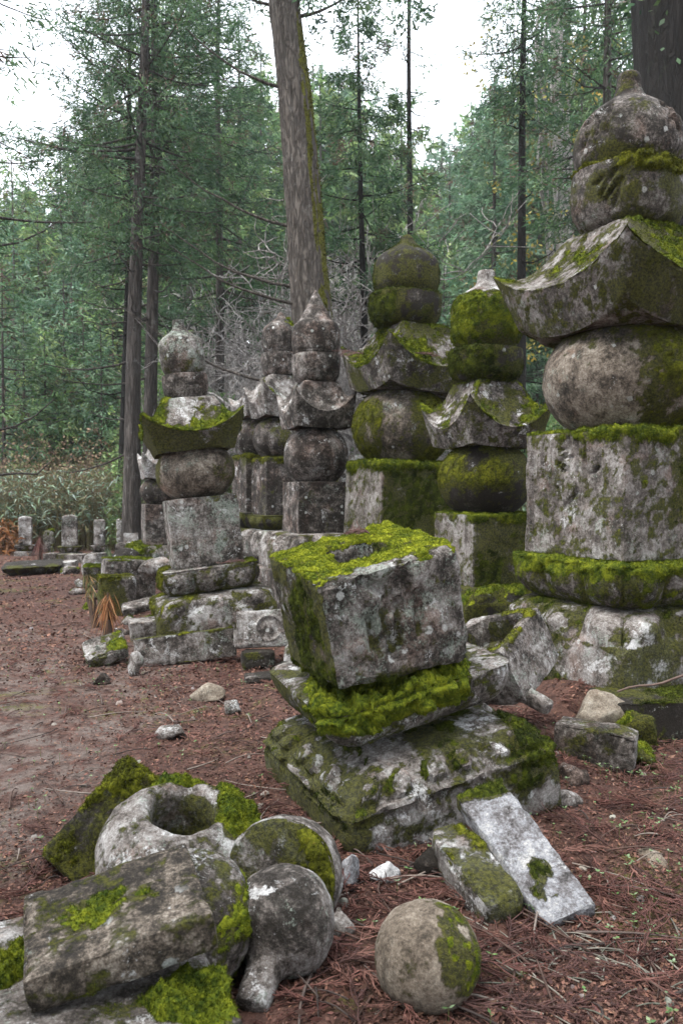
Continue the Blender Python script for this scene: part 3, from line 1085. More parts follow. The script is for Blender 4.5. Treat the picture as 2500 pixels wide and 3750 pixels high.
pag6 = pagoda('stone pagoda with a nubbed top, half hidden behind the cone-topped one', px2x(1030, 12.4), 12.4, 25, [
    dict(k='plinth', hs=.66, z=(-.1, .50), mat='dark'),
    dict(k='pedestal', hs=.60, z=(.49, .86), mat='pale', n=4, amp=.05),
    dict(k='lotus', hs=.48, z=(.85, 1.08), mat='dark', film=fall(.6)),
    dict(k='cube', hs=.385, z=(1.07, 1.95), mat='brown', film=lambda c: .1 + .5 * c.f(3, 3) + .5 * sm(c.z, 1.8, 1.95),
         moss=[dict(m=lambda c: sm(c.z, 1.84, 1.93) * (.5 + 1.2 * c.f(5, 4)) - .3, mat='moss_brown', th=.03, dens=8000, len=.03, w=.006)]),
    dict(k='ball', r=.44, z=(1.945, 2.58), mat='brown', film=lambda c: .3 + .6 * c.f(3, 3)),
    dict(k='roof', d=(.65, .55, .34, 2.56, 2.60, 2.80, 3.10, 3.22), mat='pale', film=lambda c: .1 + .4 * c.f(3, 3),
         moss=[dict(m=lambda c: sm(c.nz, .4, .7) * (.3 + 1.4 * c.f(4, 4)) - .45, th=.03, dens=8000, len=.03, w=.006)]),
    dict(k='crescent', r=.30, z=(3.215, 3.575), mat='brown'),
    dict(k='jewel', kind='onion', r=.30, z=(3.57, 4.22), mat='brown', film=lambda c: .3 * c.f(3, 3),
         moss=[dict(m=lambda c: sm(c.nz, .4, .75) * (.1 + 1.9 * c.f(6, 4)) - .5, th=.04, dens=8000, len=.03, w=.006)]),
], .035, seed=7)

pag7 = pagoda('stone pagoda ending at its upswept roof, behind the nubbed one', px2x(957, 13.0), 13.0, 25, [
    dict(k='plinth', hs=.68, z=(-.1, .50), mat='dark'),
    dict(k='pedestal', hs=.60, z=(.49, .86), mat='dark', n=4, amp=.05, film=fall(.5)),
    dict(k='lotus', hs=.48, z=(.85, 1.10), mat='dark', film=fall(.6)),
    dict(k='cube', hs=.385, z=(1.09, 2.02), mat='brown', film=lambda c: .1 + .5 * c.f(3, 3) + .5 * sm(c.z, 1.85, 2.0),
         moss=[dict(m=lambda c: sm(c.z, 1.9, 2.0) * (.7 + 1.2 * c.f(5, 4)) - .3, mat='moss_brown', th=.03, dens=8000, len=.03, w=.006)]),
    dict(k='ball', r=.43, z=(2.015, 2.62), mat='brown', film=lambda c: .35 + .6 * c.f(3, 3)),
    dict(k='roof', d=(.60, .53, .30, 2.60, 2.64, 2.80, 2.98, 3.02), mat='pale', film=lambda c: .1 + .4 * c.f(3, 3)),
], .04, seed=8)

pag8 = pagoda('small low stone pagoda peeping out behind the leaning one', px2x(600, 14.3), 14.3, 20, [
    dict(k='plinth', hs=.72, z=(-.1, .22), mat='granite'),
    dict(k='pedestal', hs=.60, z=(.21, .48), mat='pale', n=4, amp=.04, film=fall(.4),
         moss=[dict(m=lambda c: sm(-c.wx, .15, .4) * 1.2 - .1 + .5 * c.f(4, 2), th=.06, dens=7000, len=.04, w=.007)]),
    dict(k='cube', hs=.37, z=(.48, 1.20), mat='brown', film=lambda c: .05 + .4 * c.f(3, 3)),
    dict(k='ball', r=.42, z=(1.195, 1.66), mat='brown', film=lambda c: .4 + .6 * c.f(3, 3)),
    dict(k='roof', d=(.60, .52, .30, 1.64, 1.68, 1.86, 2.12, 2.25), mat='white'),
    dict(k='crescent', r=.24, z=(2.25, 2.45), mat='brown'),
    dict(k='jewel', kind='neck', r=.24, z=(2.445, 2.85), mat='brown'),
], .045, seed=9)

lp_left = lambda c: sm(-c.nw[..., 0], .5, .9)
pagl = pagoda('leaning stone pagoda with lichen spots and upswept roof, by the open path', -1.315, 8.17, 16, [
    dict(k='pedestal', hs=.585, z=(-.12, .46), v=.70, n=3, amp=.035, mat='pale', step=.022,
         film=lambda c: .22 + .75 * c.f(3.2, 3) + .35 * lp_left(c) + .25 * sm(-c.nz, -.2, .2),
         moss=[dict(m=lambda c: np.maximum(lp_left(c) * (.5 + c.f(4, 2)) * sm(c.z, .0, .3) - .1, sm(c.nz, .2, .6) * (.15 + 1.4 * c.f(4.5, 4)) - .32),
                    mat='moss_brown', th=.022, dens=16000, len=.018, w=.004)]),
    dict(k='lotus', hs=.47, z=(.455, .715), n=3, amp=.028, mat='pale', step=.02, rz=-2,
         film=lambda c: .05 + .6 * c.f(3.4, 3) + .55 * sm(-c.t, -.35, 0) + .5 * lp_left(c),
         moss=[dict(m=lambda c: lp_left(c) * (.75 + c.f(4, 2)) - .1 + .4 * sm(-c.wx, .40, .46), mat='moss_brown', th=.03, dens=18000, len=.02, w=.004, droop=.8),
               dict(m=lambda c: sm(c.nz, .5, .8) * sm(c.wx, .25, .42) * 1.1 - .2, th=.025, dens=15000, len=.016, w=.004)]),
    dict(k='cube', hs=.352, z=(.71, 1.405), mat='hero', step=.018, chip=.014,
         film=lambda c: .0 + .3 * c.f(3, 3) + .5 * sm(c.z, 1.28 - .2 * c.f(6, 4), 1.42) * sm(c.wx, -.12, .1)),
    dict(k='ball', r=.405, z=(1.40, 1.945), mat='buff', step=.02,
         film=lambda c: -.05 + .5 * c.f(3.2, 3) + .75 * sm(-c.nw[..., 0], .55, .9) + .4 * sm(c.nw[..., 0], .5, .95) + .3 * sm(-c.nz, .5, .9)),
    dict(k='roof', d=(.70, .54, .35, 1.87, 1.855, 2.05, 2.25, 2.41), mat='white', step=.02,
         film=lambda c: .1 + .5 * c.f(3.2, 3) + .75 * sm(.25 - c.nz, 0, .3),
         moss=[dict(m=lambda c: sm(c.nz, .3, .6) * (sm(-c.z, -2.19, -2.10) * .9 + 1.3 * c.f(5, 4) - .1) - .3, th=.03, dens=20000, len=.018, w=.004),
               dict(m=lambda c: sm(-c.wx, .36, .48) * sm(c.nz, -.1, .4) * 1.2 - .2, th=.03, dens=20000, len=.02, w=.004)]),
    dict(k='crescent', r=.23, z=(2.405, 2.665), mat='brown', step=.018),
    dict(k='jewel', kind='bottle', r=.232, z=(2.66, 3.235), mat='hero', step=.016,
         film=lambda c: .05 + .4 * c.f(4, 3) + .3 * sm(-c.z, -2.85, -2.7),
         moss=[dict(m=lambda c: sm(c.wx, .05, .12) * sm(c.z, 2.99, 3.05) * sm(-c.wy, .02, .12) - .2 - sm(c.z, 3.08, 3.12), th=.03, dens=20000, len=.02, w=.004)]),
], .022, tilt=-6.4, z0=0, seed=10)

# ---------------------------------------------------------------- the collapsed stack in the middle
st_root = empty('toppled_pagoda_base', (.28, 3.85, 0))
tag(st_root, 'leaning block with a moss-ringed hole on its mossy slab and petalled pedestal', 'stone block')


def local(p):
    return (p[0] - .28, p[1] - 3.85, p[2])


# pedestal
hs = .535
ped = [(.002, -.30), (hs - .01, -.30), (hs, -.28), (hs, -.015), (hs * .985, .0), (hs * .92, .045), (hs * .78, .10), (hs * .68, .115), (.002, .115)]
V, s, q = rev(ped, .010, p=50)


def ped_disp(c):
    z = c.V[..., 2]
    ph = ((c.s + 1) / 2 * 3)[None]
    fr = (ph % 1)
    tt = np.clip((z + .03) / .145, 0, 1)
    on = (z > -.06) & (np.abs(c.V[..., :2]).max(-1) > hs * .6)
    wob = .05 * vnoise(c.V * 9, 12)
    b1 = sm(1 - ((fr + wob - .29) / .19) ** 2 - ((tt + wob - .62) / .27) ** 2, 0, .4)
    b2 = sm(1 - ((fr + wob - .72) / .18) ** 2 - ((tt - wob - .60) / .27) ** 2, 0, .4)
    lip = sm(.14 - np.abs(tt + wob * .6 - .14), 0, .06) * sm(.46 - np.abs(fr - .5), 0, .07)
    c.pet = np.maximum(np.maximum(b1, b2), lip)
    c.band = on * sm(1 - tt, 0, .1)
    return on * (.030 * np.maximum(b1, b2) + .022 * lip - .012)


stone('lotus_pedestal', V, M['white'], st_root, local((.278, 3.83, .262)), (R_(2), R_(-9), R_(24)), rough=(.005, 6, .003, 24), chip=.010, seed=301, disp=ped_disp, s=s, q=q,
      film=lambda c: .20 + .85 * c.f(3.6, 3) + .75 * sm(-c.nw[..., 0], .25, .7) + .25 * sm(-c.nz, -.25, .1) + .25 * sm(c.z, .07, .11) * sm(c.nz, .6, .9),
      moss=[dict(m=lambda c: np.maximum(sm(-c.nw[..., 0], .2, .7) * (.55 + 1.0 * c.f(4, 2)) * sm(c.z, -.1, .02) - .12,
                                        sm(c.wx, .42, .56) * (.8 + 1.1 * c.f(5, 3)) * sm(c.z, -.22, -.05) * sm(-c.wy, -.2, .05) - .15),
                 mat='moss_dark', th=.022, dens=42000, len=.014, w=.0022),
            dict(m=lambda c: sm(c.nz, .2, .6) * (-.1 + 1.6 * c.f(7, 4)) - .4, mat='moss_dark', th=.012, dens=36000, len=.012, w=.002)])

# mossy lotus slab
hs = .475
z0_, z1_ = -.105, .105
slab = smooth_pts([(.002, z0_), (hs * .66, z0_), (hs * .80, z0_ + .015), (hs * .91, -.05), (hs * .975, .01), (hs, .06), (hs * .99, .09), (hs * .965, z1_), (hs * .5, z1_), (.002, z1_)], 3)
V, s, q = rev(slab, .011, p=11)
stone('lotus_slab', V, M['pale'], st_root, local((.215, 3.925, .522)), (R_(2), R_(-11), R_(21.5)), rough=(.006, 5, .003, 24), chip=.016, seed=302, s=s, q=q,
      film=lambda c: .25 + .7 * c.f(4, 3) + .5 * sm(-c.nw[..., 0], .4, .8) - .3 * sm(c.wx, .36, .45),
      moss=[dict(m=lambda c: np.maximum(sm(c.nz, .3, .7), sm(c.z, -.045 - .05 * c.f(7, 3), .03) * sm(c.nz, -.6, -.1)) * sm(-c.wx, -.40 - .05 * c.f(8, 5), -.33)
                 * sm(.30 - .30 * c.wx - c.wy * .0 + c.wx, .0, .12) * 1.3 - .12 - 1.2 * sm(-c.wx, .33 + .05 * c.f(9, 9), .37) * sm(c.wy, -.12, .02),
                 mat='moss', th=.060, dens=90000, len=.014, w=.0019, droop=.6)])

# leaning block with the hole
hs, h2 = .338, .275
bl = [(.002, -h2), (hs - .01, -h2), (hs, -h2 + .012), (hs * 1.0, h2 - .012), (hs - .012, h2)]
hol = [(.15, h2, 30), (.132, h2 - .004, 6), (.122, h2 - .02, 4), (.112, h2 - .22, 3), (.002, h2 - .23, 3)]
V, s, q = rev(bl + hol, .0095)
_u, _v, _t = V[..., 0] / hs, V[..., 1] / hs, (V[..., 2] + h2) / (2 * h2)
V[..., 2] += _t * (.012 * _u + .024 * _v) + (1 - _t) * (-.022 * _u - .016 * _v)
V[..., :2] *= (.965 + .055 * _t)[..., None]
glyph = [[(.28, .12), (.44, .24), (.52, .16), (.60, .20)], [(.58, .02), (.60, .30), (.62, .46)], [(.30, .44), (.31, .66), (.40, .60)], [(.42, .40), (.44, .32), (.52, .20)],
         [(.40, .42), (.44, .74)], [(.51, .36), (.49, .70)], [(.66, .34), (.63, .66)], [(.40, .42), (.58, .42)]]
stone('square_block', V, M['hero'], st_root, local((.120, 3.735, .940)), (R_(2.5), R_(-11), R_(22.4)), rough=(.007, 5, .003, 26), chip=.018, seed=303, s=s, q=q,
      disp=lambda c: carve_face(c, 0, .338, -h2, h2, glyph, .030, .034) * 1.0
      - .010 * sm(np.abs(vnoise(c.V * np.array([30, 30, 5]), 4)), .0, .5) * sm(-c.V[..., 0], .325, .335) * sm(.3 - np.abs(c.V[..., 2]), 0, .1),
      film=lambda c: .0 + .42 * c.f(4.2, 3) + .70 * sm(-c.nw[..., 0], .45, .8) + .35 * sm(-c.z, .17, .27)
      + .42 * (c.q[None] == 0) * np.maximum.reduce([sm(.045 - seg_dist((c.x / .338 + 1) / 2, (h2 - c.z) / (2 * h2), pl), 0, .03) for pl in glyph]),
      moss=[dict(m=lambda c: sm(c.nz, .45, .75) * (1.25 + .5 * c.f(4, 4)) - .18 - 1.6 * sm(-c.y - .10 * c.f(6, 7), .235, .29) * sm(c.x, -.36, -.28) * sm(.2 - c.x, 0, .2)
                 - .9 * sm(-c.y, .27, .31) * sm(c.f(8, 8), -.1, .3) - 2.0 * (np.hypot(c.x, c.y) < .128) * (c.z < h2 - .06), mat='moss_top', th=.020, dens=90000, len=.011, w=.0020),
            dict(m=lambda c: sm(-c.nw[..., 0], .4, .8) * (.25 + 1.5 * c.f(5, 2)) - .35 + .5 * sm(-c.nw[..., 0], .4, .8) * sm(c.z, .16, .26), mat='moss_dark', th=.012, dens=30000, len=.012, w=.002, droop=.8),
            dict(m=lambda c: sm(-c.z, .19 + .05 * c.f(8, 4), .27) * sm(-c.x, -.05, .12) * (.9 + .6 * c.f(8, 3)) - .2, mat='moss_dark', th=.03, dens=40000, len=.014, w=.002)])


# ---------------------------------------------------------------- loose stones
def box_stone(name, label, c, rot, size, mat, seed, step=.012, cat='stone slab', b=.005, p=70, tap=1.0, group=None, gridmod=None, **kw):
    sx, sy, sz = size
    V, s, q = rev(block_pts(1.0, -.5, .5, b=.02, tap=tap), .03, nside=max(8, int(max(sx, sy) / step)), p=p)
    # even rows: rebuild the profile in metres
    hs_ = max(sx, sy) / 2
    V, s, q = rev(block_pts(hs_, -sz / 2, sz / 2, b=min(b, sz * .3), tap=tap), step, p=p)
    V[..., 0] *= sx / (2 * hs_)
    V[..., 1] *= sy / (2 * hs_)
    if gridmod:
        V = gridmod(V)
    o = stone(name, V, M[mat], None, c, tuple(R_(a) for a in rot), seed=seed, s=s, q=q, **kw)
    return tag(o, label, cat, group)


box_stone('leaning_slab', 'smooth grey-blue slab propped against the petalled pedestal', (.672, 2.93, .135), (22.5, -13.9, 17.4), (.205, .63, .075), 'slate', 41, chip=.010, step=.010,
          film=lambda c: .0 + .3 * c.f(4, 3) + .5 * sm(c.y, .2, .3),
          moss=[dict(m=lambda c: sm(c.nz, .3, .7) * np.maximum(sm(c.y + .03 * c.f(9, 3), .235, .28) * 1.2, sm(.08 - np.hypot((c.x + .02) * 1.5, c.y + .17) + .17 * c.f(11, 2), 0, .10)) - .34,
                     mat='moss_dark', th=.010, dens=55000, len=.012, w=.002)])
box_stone('pillar_stone', 'white-blotched pillar stone lying alongside the grey-blue slab', (.480, 2.875, .075), (10.8, -4, 21), (.175, .47, .13), 'white', 42, cat='stone pillar', p=7, step=.010,
          chip=.02, film=lambda c: .25 + .8 * c.f(4.5, 3), gridmod=lambda V: V * np.stack([1 - .35 * sm(V[..., 1], .10, .24), np.ones(V.shape[:2]), 1 - .2 * sm(V[..., 1], .12, .24)], -1),
          moss=[dict(m=lambda c: sm(c.nz, .3, .7) * (sm(c.x, -.02, .06) * .8 + c.f(7, 2)) - .45, mat='moss_brown', th=.014, dens=45000, len=.012, w=.002)])

# hollow block behind the stack
hs = .245
hb = [(.002, -.17), (hs - .01, -.17), (hs, -.16), (hs, .16), (hs - .012, .17)]
hol = [(.185, .17, 30), (.178, .160, 8), (.165, .02, 5), (.002, .0, 5)]
V, s, q = rev(hb + hol, .013)
o = stone('hollow_block', V, M['pale'], None, (.90, 4.55, .515), (R_(24.3), R_(-14.6), R_(-45.3)), seed=43, s=s, q=q, chip=.010, rough=(.004, 6, .002, 24),
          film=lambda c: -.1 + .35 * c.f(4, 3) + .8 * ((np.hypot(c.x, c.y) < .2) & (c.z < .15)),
          moss=[dict(m=lambda c: sm(c.nz, .2, .6) * (np.hypot(c.x, c.y) < .31) * (.2 + 1.3 * c.f(6, 3) + .6 * sm(c.x, .1, .2)) - .35, mat='moss_brown', th=.02, dens=30000, len=.014, w=.0025)])
tag(o, 'tipped pale stone block with a square hollow, against the great pagoda', 'stone block')

# tan ball
V, s, q = rev(ball_pts(.155, -.148, .148, a=.95, b=1.0, cap=.12), .008, p=2.05)
o = stone('round_ball_stone', V, M['tan'], None, (.252, 2.30, .115), (R_(6), R_(-8), 0), seed=44, s=s, q=q, chip=0, rough=(.004, 8, .0015, 40),
          film=lambda c: -.25 + .4 * c.f(5, 3) + .7 * sm(-c.z - .25 * c.x * 0, .03, .12) * sm(np.abs(c.x), .05, .15),
          moss=[dict(m=lambda c: sm(.115 - np.hypot((c.x - .075 - .35 * np.clip(.09 - c.z, 0, 1)) * 1.5, (c.z - .075) * .75) + .07 * c.f(10, 3), 0, .07) * (c.y < .05) - .22, mat='moss', th=.005, dens=70000, len=.008, w=.0018)])
tag(o, 'tan ball-shaped stone with a green moss streak among fallen fronds', 'stone ball')

# hollow ring-like round stone
rb = ball_pts(.318, -.23, .205, a=.8, b=.95, cap=.5)
rb = [p_ for p_ in rb[:-1] if not (p_[1] > .18 and p_[0] < .18)]
rb = rb + [(.165, .205), (.135, .185), (.118, .14), (.11, .0), (.002, -.02)]
rb = [(a, b) for a, b in rb]
V, s, q = rev(smooth_pts(rb, 2), .010, p=2.1)
o = stone('hollow_round_stone', V, M['white'], None, (-.615, 2.99, .095), (R_(12), R_(2), R_(20)), seed=45, s=s, q=q, chip=.012, rough=(.014, 5, .004, 22),
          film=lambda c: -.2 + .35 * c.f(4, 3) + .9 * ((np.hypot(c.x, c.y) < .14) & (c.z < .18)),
          moss=[dict(m=lambda c: sm(c.nz + .2, .2, .6) * np.maximum(sm(c.wx - .04 + .06 * c.f(7, 3), .08, .16) * sm(c.wy + .10, -.05, .06), sm(c.wy + .06 * c.f(7, 2), .10, .15) * sm(c.f(5, 6) + .35, 0, .5) * sm(.24 - np.hypot(c.x, c.y), 0, .06)) * 1.3
                     * (np.hypot(c.x, c.y) > .12) - .12, mat='moss', th=.035, dens=60000, len=.013, w=.0022)])
tag(o, 'hollowed round stone, pale with a green moss collar, like a broken bowl', 'stone bowl')

# leaning mossy slab at the left
box_stone('mossy_slab', 'thick moss-covered slab leaning on the hollowed round stone', (-.93, 3.13, .150), (50, -38, 42), (.47, .25, .13), 'dark', 46, p=16, chip=.02,
          film=lambda c: .85 + .3 * c.f(4, 3),
          moss=[dict(m=lambda c: (sm(c.nz, -.05, .45) + .5 * sm(c.wz, .05, .2)) * (.8 + .8 * c.f(4, 3)) - .15 - .8 * sm(-c.wz, .06, .14), mat='moss_brown', th=.03, dens=60000, len=.015, w=.0024)])

# crescent stone turned on edge
V, s, q = rev(crescent_pts(.205, -.10, .10), .009, p=2.1)
o = stone('fallen_crescent_stone', V, M['pale'], None, (-.185, 2.79, .115), (R_(74), R_(0), R_(-18)), seed=47, s=s, q=q, chip=.012, rough=(.006, 7, .002, 30),
          film=lambda c: -.15 + .4 * c.f(4, 3) + .8 * sm(c.n[..., 2], .5, .9),
          moss=[dict(m=lambda c: sm(c.n[..., 2], .5, .9) * (.1 + 1.2 * c.f(6, 3)) - .35, mat='moss_brown', th=.014, dens=45000, len=.012, w=.002)])
tag(o, 'drum-shaped stone tipped on edge behind the ball with a peg', 'stone drum')

# jewel ball with its peg pointing at the camera
V, s, q = rev(smooth_pts([(.002, -.15), (.07, -.145), (.125, -.105), (.157, -.045), (.165, .02), (.150, .085), (.112, .130), (.072, .152), (.055, .175), (.050, .22), (.050, .272), (.040, .285), (.002, .287)], 4), .0075, p=2.05)
pegdir = Vector((-.27, -.86, -.44)).normalized()
o = stone('fallen_jewel_stone', V, M['pale'], None, (-.18, 2.45, .144), pegdir.to_track_quat('Z', 'Y').to_euler(), seed=48, s=s, q=q, chip=.006, rough=(.006, 7, .002, 34),
          film=lambda c: -.25 + .4 * c.f(6, 3) + .35 * sm(-c.nw[..., 2], .0, .6), moss=())
tag(o, 'fallen ball finial with a stubby peg, brown with white lichen', 'stone finial')

# rounded stone wedged behind the dark block
V, s, q = rev(jewel_pts('onion', .175, -.19, .25), .009, p=2.2)
o = stone('fallen_onion_stone', V, M['pale'], None, (-.44, 2.34, .175), (R_(100), R_(8), R_(12)), seed=49, s=s, q=q, chip=.006, rough=(.008, 6, .002, 30),
          film=lambda c: -.2 + .4 * c.f(6, 3),
          moss=[dict(m=lambda c: sm(.05 - np.hypot(c.wx - .12, (c.wz - .05) * .8) + .04 * c.f(12, 2), 0, .03) * sm(c.nz, -.2, .3) - .1, mat='moss', th=.016, dens=60000, len=.012, w=.002)])
tag(o, 'pale rounded stone wedged between the dark block and the ball finial', 'stone finial')

# flat slab under the dark block
box_stone('flat_slab', 'flat pale slab under the dark mottled block, at the bottom edge', (-.83, 1.93, .125), (-2, 1, 26), (1.02, .92, .19), 'white', 50, step=.016, chip=.03,
          film=lambda c: -.1 + .4 * c.f(3, 3),
          moss=[dict(m=lambda c: sm(c.nz, .5, .8) * np.maximum(sm(.135 - np.hypot(c.wx - .475, (c.wy - .01) * 1.1) + .04 * c.f(9, 3), 0, .07), sm(.09 - np.hypot((c.wx + .06) * 1.6, (c.wy - .16) * .8) + .09 * c.f(8, 2), 0, .05)) - .12,
                     mat='moss', th=.06, dens=90000, len=.014, w=.002)])
box_stone('mottled_block', 'dark mottled block with small moss tufts resting on the flat slab', (-.61, 2.12, .322), (3, -10, 20.5), (.47, .40, .105), 'mottled', 51, chip=.012, rough=(.004, 5, .002, 24), step=.010, cat='stone block',
          film=lambda c: -.1 + .35 * c.f(4, 3) + .35 * sm(-c.nz, -.4, .1) * c.f(5, 6),
          moss=[dict(m=lambda c: sm(c.nz, .5, .8) * np.maximum(sm(.085 - np.hypot((c.wx + .06) * .9, (c.wy + .02) * 1.1) + .06 * c.f(13, 3), 0, .03), sm(.055 - np.hypot(c.wx - .07, (c.wy - .02) * 1.5) + .04 * c.f(13, 5), 0, .03)) - .1,
                     mat='moss', th=.018, dens=70000, len=.011, w=.002)])

# kerb and stones by the great pagoda
box_stone('kerb_stone', 'long moss-edged kerb stone in front of the great pagoda', (2.32, 4.83, .10), (0, 1, 7), (1.55, .38, .27), 'dark', 52, cat='kerb', step=.02, p=24,
          film=lambda c: .35 + .8 * c.f(3, 3),
          moss=[dict(m=lambda c: (sm(c.nz, .1, .6) * .5 + .9 * c.f(3.4, 2)) - .35, mat='moss_dark', th=.022, dens=26000, len=.016, w=.003)])
box_stone('broken_kerb_stone', 'brown broken stone lying end-on beside the petalled pedestal', (1.35, 4.18, .13), (3, 4, -28), (.42, .17, .21), 'brown', 53, p=10, chip=.03,
          film=lambda c: .1 + .6 * c.f(4, 3))


def rock(name, label, c, size, mat, seed, rot=(0, 0, 0), cuts=5, step=None, cat='rock', group=None, **kw):
    rng = np.random.default_rng(seed)
    V, s, q = rev(ball_pts(.5, -.5, .5, a=1.0, b=1.0, cap=.05, n=26), .05, p=2.4)
    sh = V.shape
    P = V.reshape(-1, 3)
    for k in range(cuts):
        d = rng.normal(0, 1, 3)
        d /= np.linalg.norm(d)
        lim = rng.uniform(.22, .40)
        ex = P @ d - lim
        P = P - np.outer(np.clip(ex, 0, None) * .92, d)
    V = P.reshape(sh) * np.array(size)
    o = stone(name, V, M[mat], None, c, tuple(R_(a) for a in rot), seed=seed, s=s, q=q, rough=(.07 * min(size), 3 / max(size), .012 * min(size), 30), chip=.0, **kw)
    return tag(o, label, cat, group)


mtop = [dict(m=lambda c: sm(c.nz, .0, .6) * (.7 + 1.2 * c.f(7, 3)) - .25, mat='moss', th=.025, dens=30000, len=.016, w=.003)]
rock('tan_rock', 'angular tan rock standing beside the kerb of the great pagoda', (1.52, 4.62, .17), (.36, .22, .26), 'tan', 61, (0, 0, 15))
rock('moss_lump', 'low rock wholly under green moss in front of the kerb', (1.56, 4.22, .04), (.24, .2, .16), 'dark', 62, moss=mtop, film=lambda c: c.z * 0 + .9)
rock('moss_lump', 'small moss tuft rock between the tan rock and the kerb', (1.72, 4.50, .10), (.26, .2, .22), 'dark', 63, moss=mtop, film=lambda c: c.z * 0 + .9)
box_stone('pale_bar', 'short pale stone bar tucked against the mossy corner of the pedestal', (1.02, 4.28, .36), (8, 20, -38), (.26, .07, .07), 'white', 64, p=8, cat='stone')
rock('flat_rock', 'buff flat rock on the litter left of the leaning block', (-.96, 5.62, .03), (.27, .20, .13), 'tan', 65)
rock('white_rock', 'white chipped rock on the litter behind the mossy slab', (-1.02, 4.72, .02), (.20, .15, .11), 'white', 66)
rock('grey_rock', 'small pale rock beside the buff flat rock', (-.72, 5.25, .02), (.16, .12, .12), 'pale', 67)
rock('fist_rock', 'fist-sized grey rock beside the tan ball', (.0, 2.62, .03), (.10, .11, .10), 'granite', 68)
rock('wedge_rock', 'dark wedge rock leaning on the end of the lying pillar stone', (.36, 3.02, .05), (.16, .12, .16), 'dark', 69)
rock('sea_green_rock', 'smooth grey-green rock behind the tipped drum stone', (.035, 2.93, .05), (.09, .09, .14), 'slate', 70)
rock('pebble_rock', 'two-toned grey rock on the litter near the lying pillar stone', (.17, 2.98, .03), (.14, .10, .09), 'slate', 71)
rock('low_rock', 'half-buried grey rock right of the petalled pedestal', (1.02, 3.68, .03), (.22, .12, .10), 'granite', 72)
rock('buried_rock', 'buff half-buried rock on the right of the grey-blue slab', (1.22, 3.10, .01), (.14, .20, .08), 'tan', 73)
rock('split_rock', 'split stone beside the base of the petalled pedestal', (1.16, 3.93, .05), (.16, .14, .14), 'brown', 74)

# blocks by the leaning pagoda
box_stone('kerb_stone', 'long grey kerb stone before the leaning pagoda', (-1.35, 6.83, .115), (-6, -5, 11), (.86, .15, .25), 'pale', 81, cat='kerb', p=22, chip=.018, step=.016,
          film=lambda c: .05 + .5 * c.f(4, 3) + .5 * sm(c.nz, .4, .8),
          moss=[dict(m=lambda c: sm(c.nz, .2, .7) * (.3 + 1.2 * c.f(5, 2)) - .35, mat='moss_brown', th=.02, dens=20000, len=.016, w=.003)])


def crest_disp(c):
    x, z = c.V[..., 0] - .035, c.V[..., 2]
    r = np.hypot(x, z)
    ring = sm(.014 - np.abs(r - .105), 0, .008)
    fan = ((np.abs(x) < .055 - .2 * np.clip(-z - .02, 0, 1)) & (z > -.06) & (z < .055 - .25 * np.abs(np.abs(x) - .028)) & (r < .09))
    return (c.V[..., 1] < -.10) * (.016 * ring + .009 * fan - .004 * (r < .09))


V, s, q = rev(block_pts(.235, -.155, .155, b=.01), .0085, p=40)
V[..., 1] *= .5
V[..., 0] *= 1 + .12 * (V[..., 2:3][..., 0] < 0)
o = stone('crest_stone', V, M['pale'], None, (-.66, 6.78, .285), (R_(-12), R_(-2), R_(6)), seed=82, s=s, q=q, disp=crest_disp, chip=.01, rough=(.005, 6, .0025, 30),
          film=lambda c: -.1 + .45 * c.f(5, 3) + .3 * sm(-c.nw[..., 0], .4, .8))
tag(o, 'pale stone block carved with a round crest beside the kerb', 'crest stone')
box_stone('rough_stone', 'mossy rough stone under the crest stone', (-.70, 6.62, .06), (0, 0, 4), (.28, .16, .14), 'dark', 83, p=6, chip=.03, film=lambda c: .4 + .7 * c.f(5, 3))
box_stone('rough_stone', 'rough stone tucked between the crest stone and the leaning block', (-.36, 6.6, .08), (0, 6, 12), (.24, .18, .18), 'white', 84, p=5, chip=.03,
          film=lambda c: .3 + .7 * c.f(5, 3))
box_stone('tilted_slab', 'tilted flat slab on the litter left of the long kerb stone', (-2.02, 6.75, .105), (22, -14, 20), (.36, .30, .12), 'pale', 85, p=20, chip=.02,
          film=lambda c: .05 + .4 * c.f(5, 3) + .4 * (c.nz < .4),
          moss=[dict(m=lambda c: sm(c.nz, .3, .7) * (.1 + 1.5 * c.f(6, 2) + .3 * sm(c.wx, -.05, .1)) - .45, th=.02, dens=26000, len=.014, w=.003)])
box_stone('low_block', 'low dark block at the foot of the leaning pagoda', (-1.92, 7.85, .09), (0, -3, 18), (.36, .3, .2), 'granite', 86, cat='stone block', p=18, film=fall(.35))
box_stone('mossy_block', 'rounded block with mossy shoulders beside the path', (-2.66, 9.35, .22), (0, 0, 20), (.42, .40, .48), 'granite', 87, cat='stone block', p=8, chip=.03, step=.02, film=fall(.6),
          moss=[dict(m=lambda c: sm(c.nz, -.1, .5) * (.5 + 1.2 * c.f(5, 2)) - .4, mat='moss_brown', th=.03, dens=14000, len=.02, w=.005)])
box_stone('square_block', 'taller brown block with moss-edged top behind the mossy block', (-2.86, 10.6, .26), (0, 2, 24), (.66, .5, .56), 'granite', 88, cat='stone block', p=24, step=.025, film=lambda c: .1 + .4 * c.f(3, 3),
          moss=[dict(m=lambda c: sm(c.nz, .3, .7) * (.7 + c.f(4, 2)) - .35, th=.03, dens=10000, len=.025, w=.006)])
box_stone('small_block', 'small block with mossy top, left of the taller brown block', (-3.56, 11.6, .17), (0, 0, 15), (.42, .4, .36), 'granite', 89, cat='stone block', p=18, step=.03, film=fall(.3),
          moss=[dict(m=lambda c: sm(c.nz, .3, .7) * 1.2 - .1, th=.03, dens=9000, len=.025, w=.006)])
rock('pointed_rock', 'pale pointed rock behind the small mossy-topped block', (-3.78, 12.3, .25), (.5, .4, .6), 'white', 90)
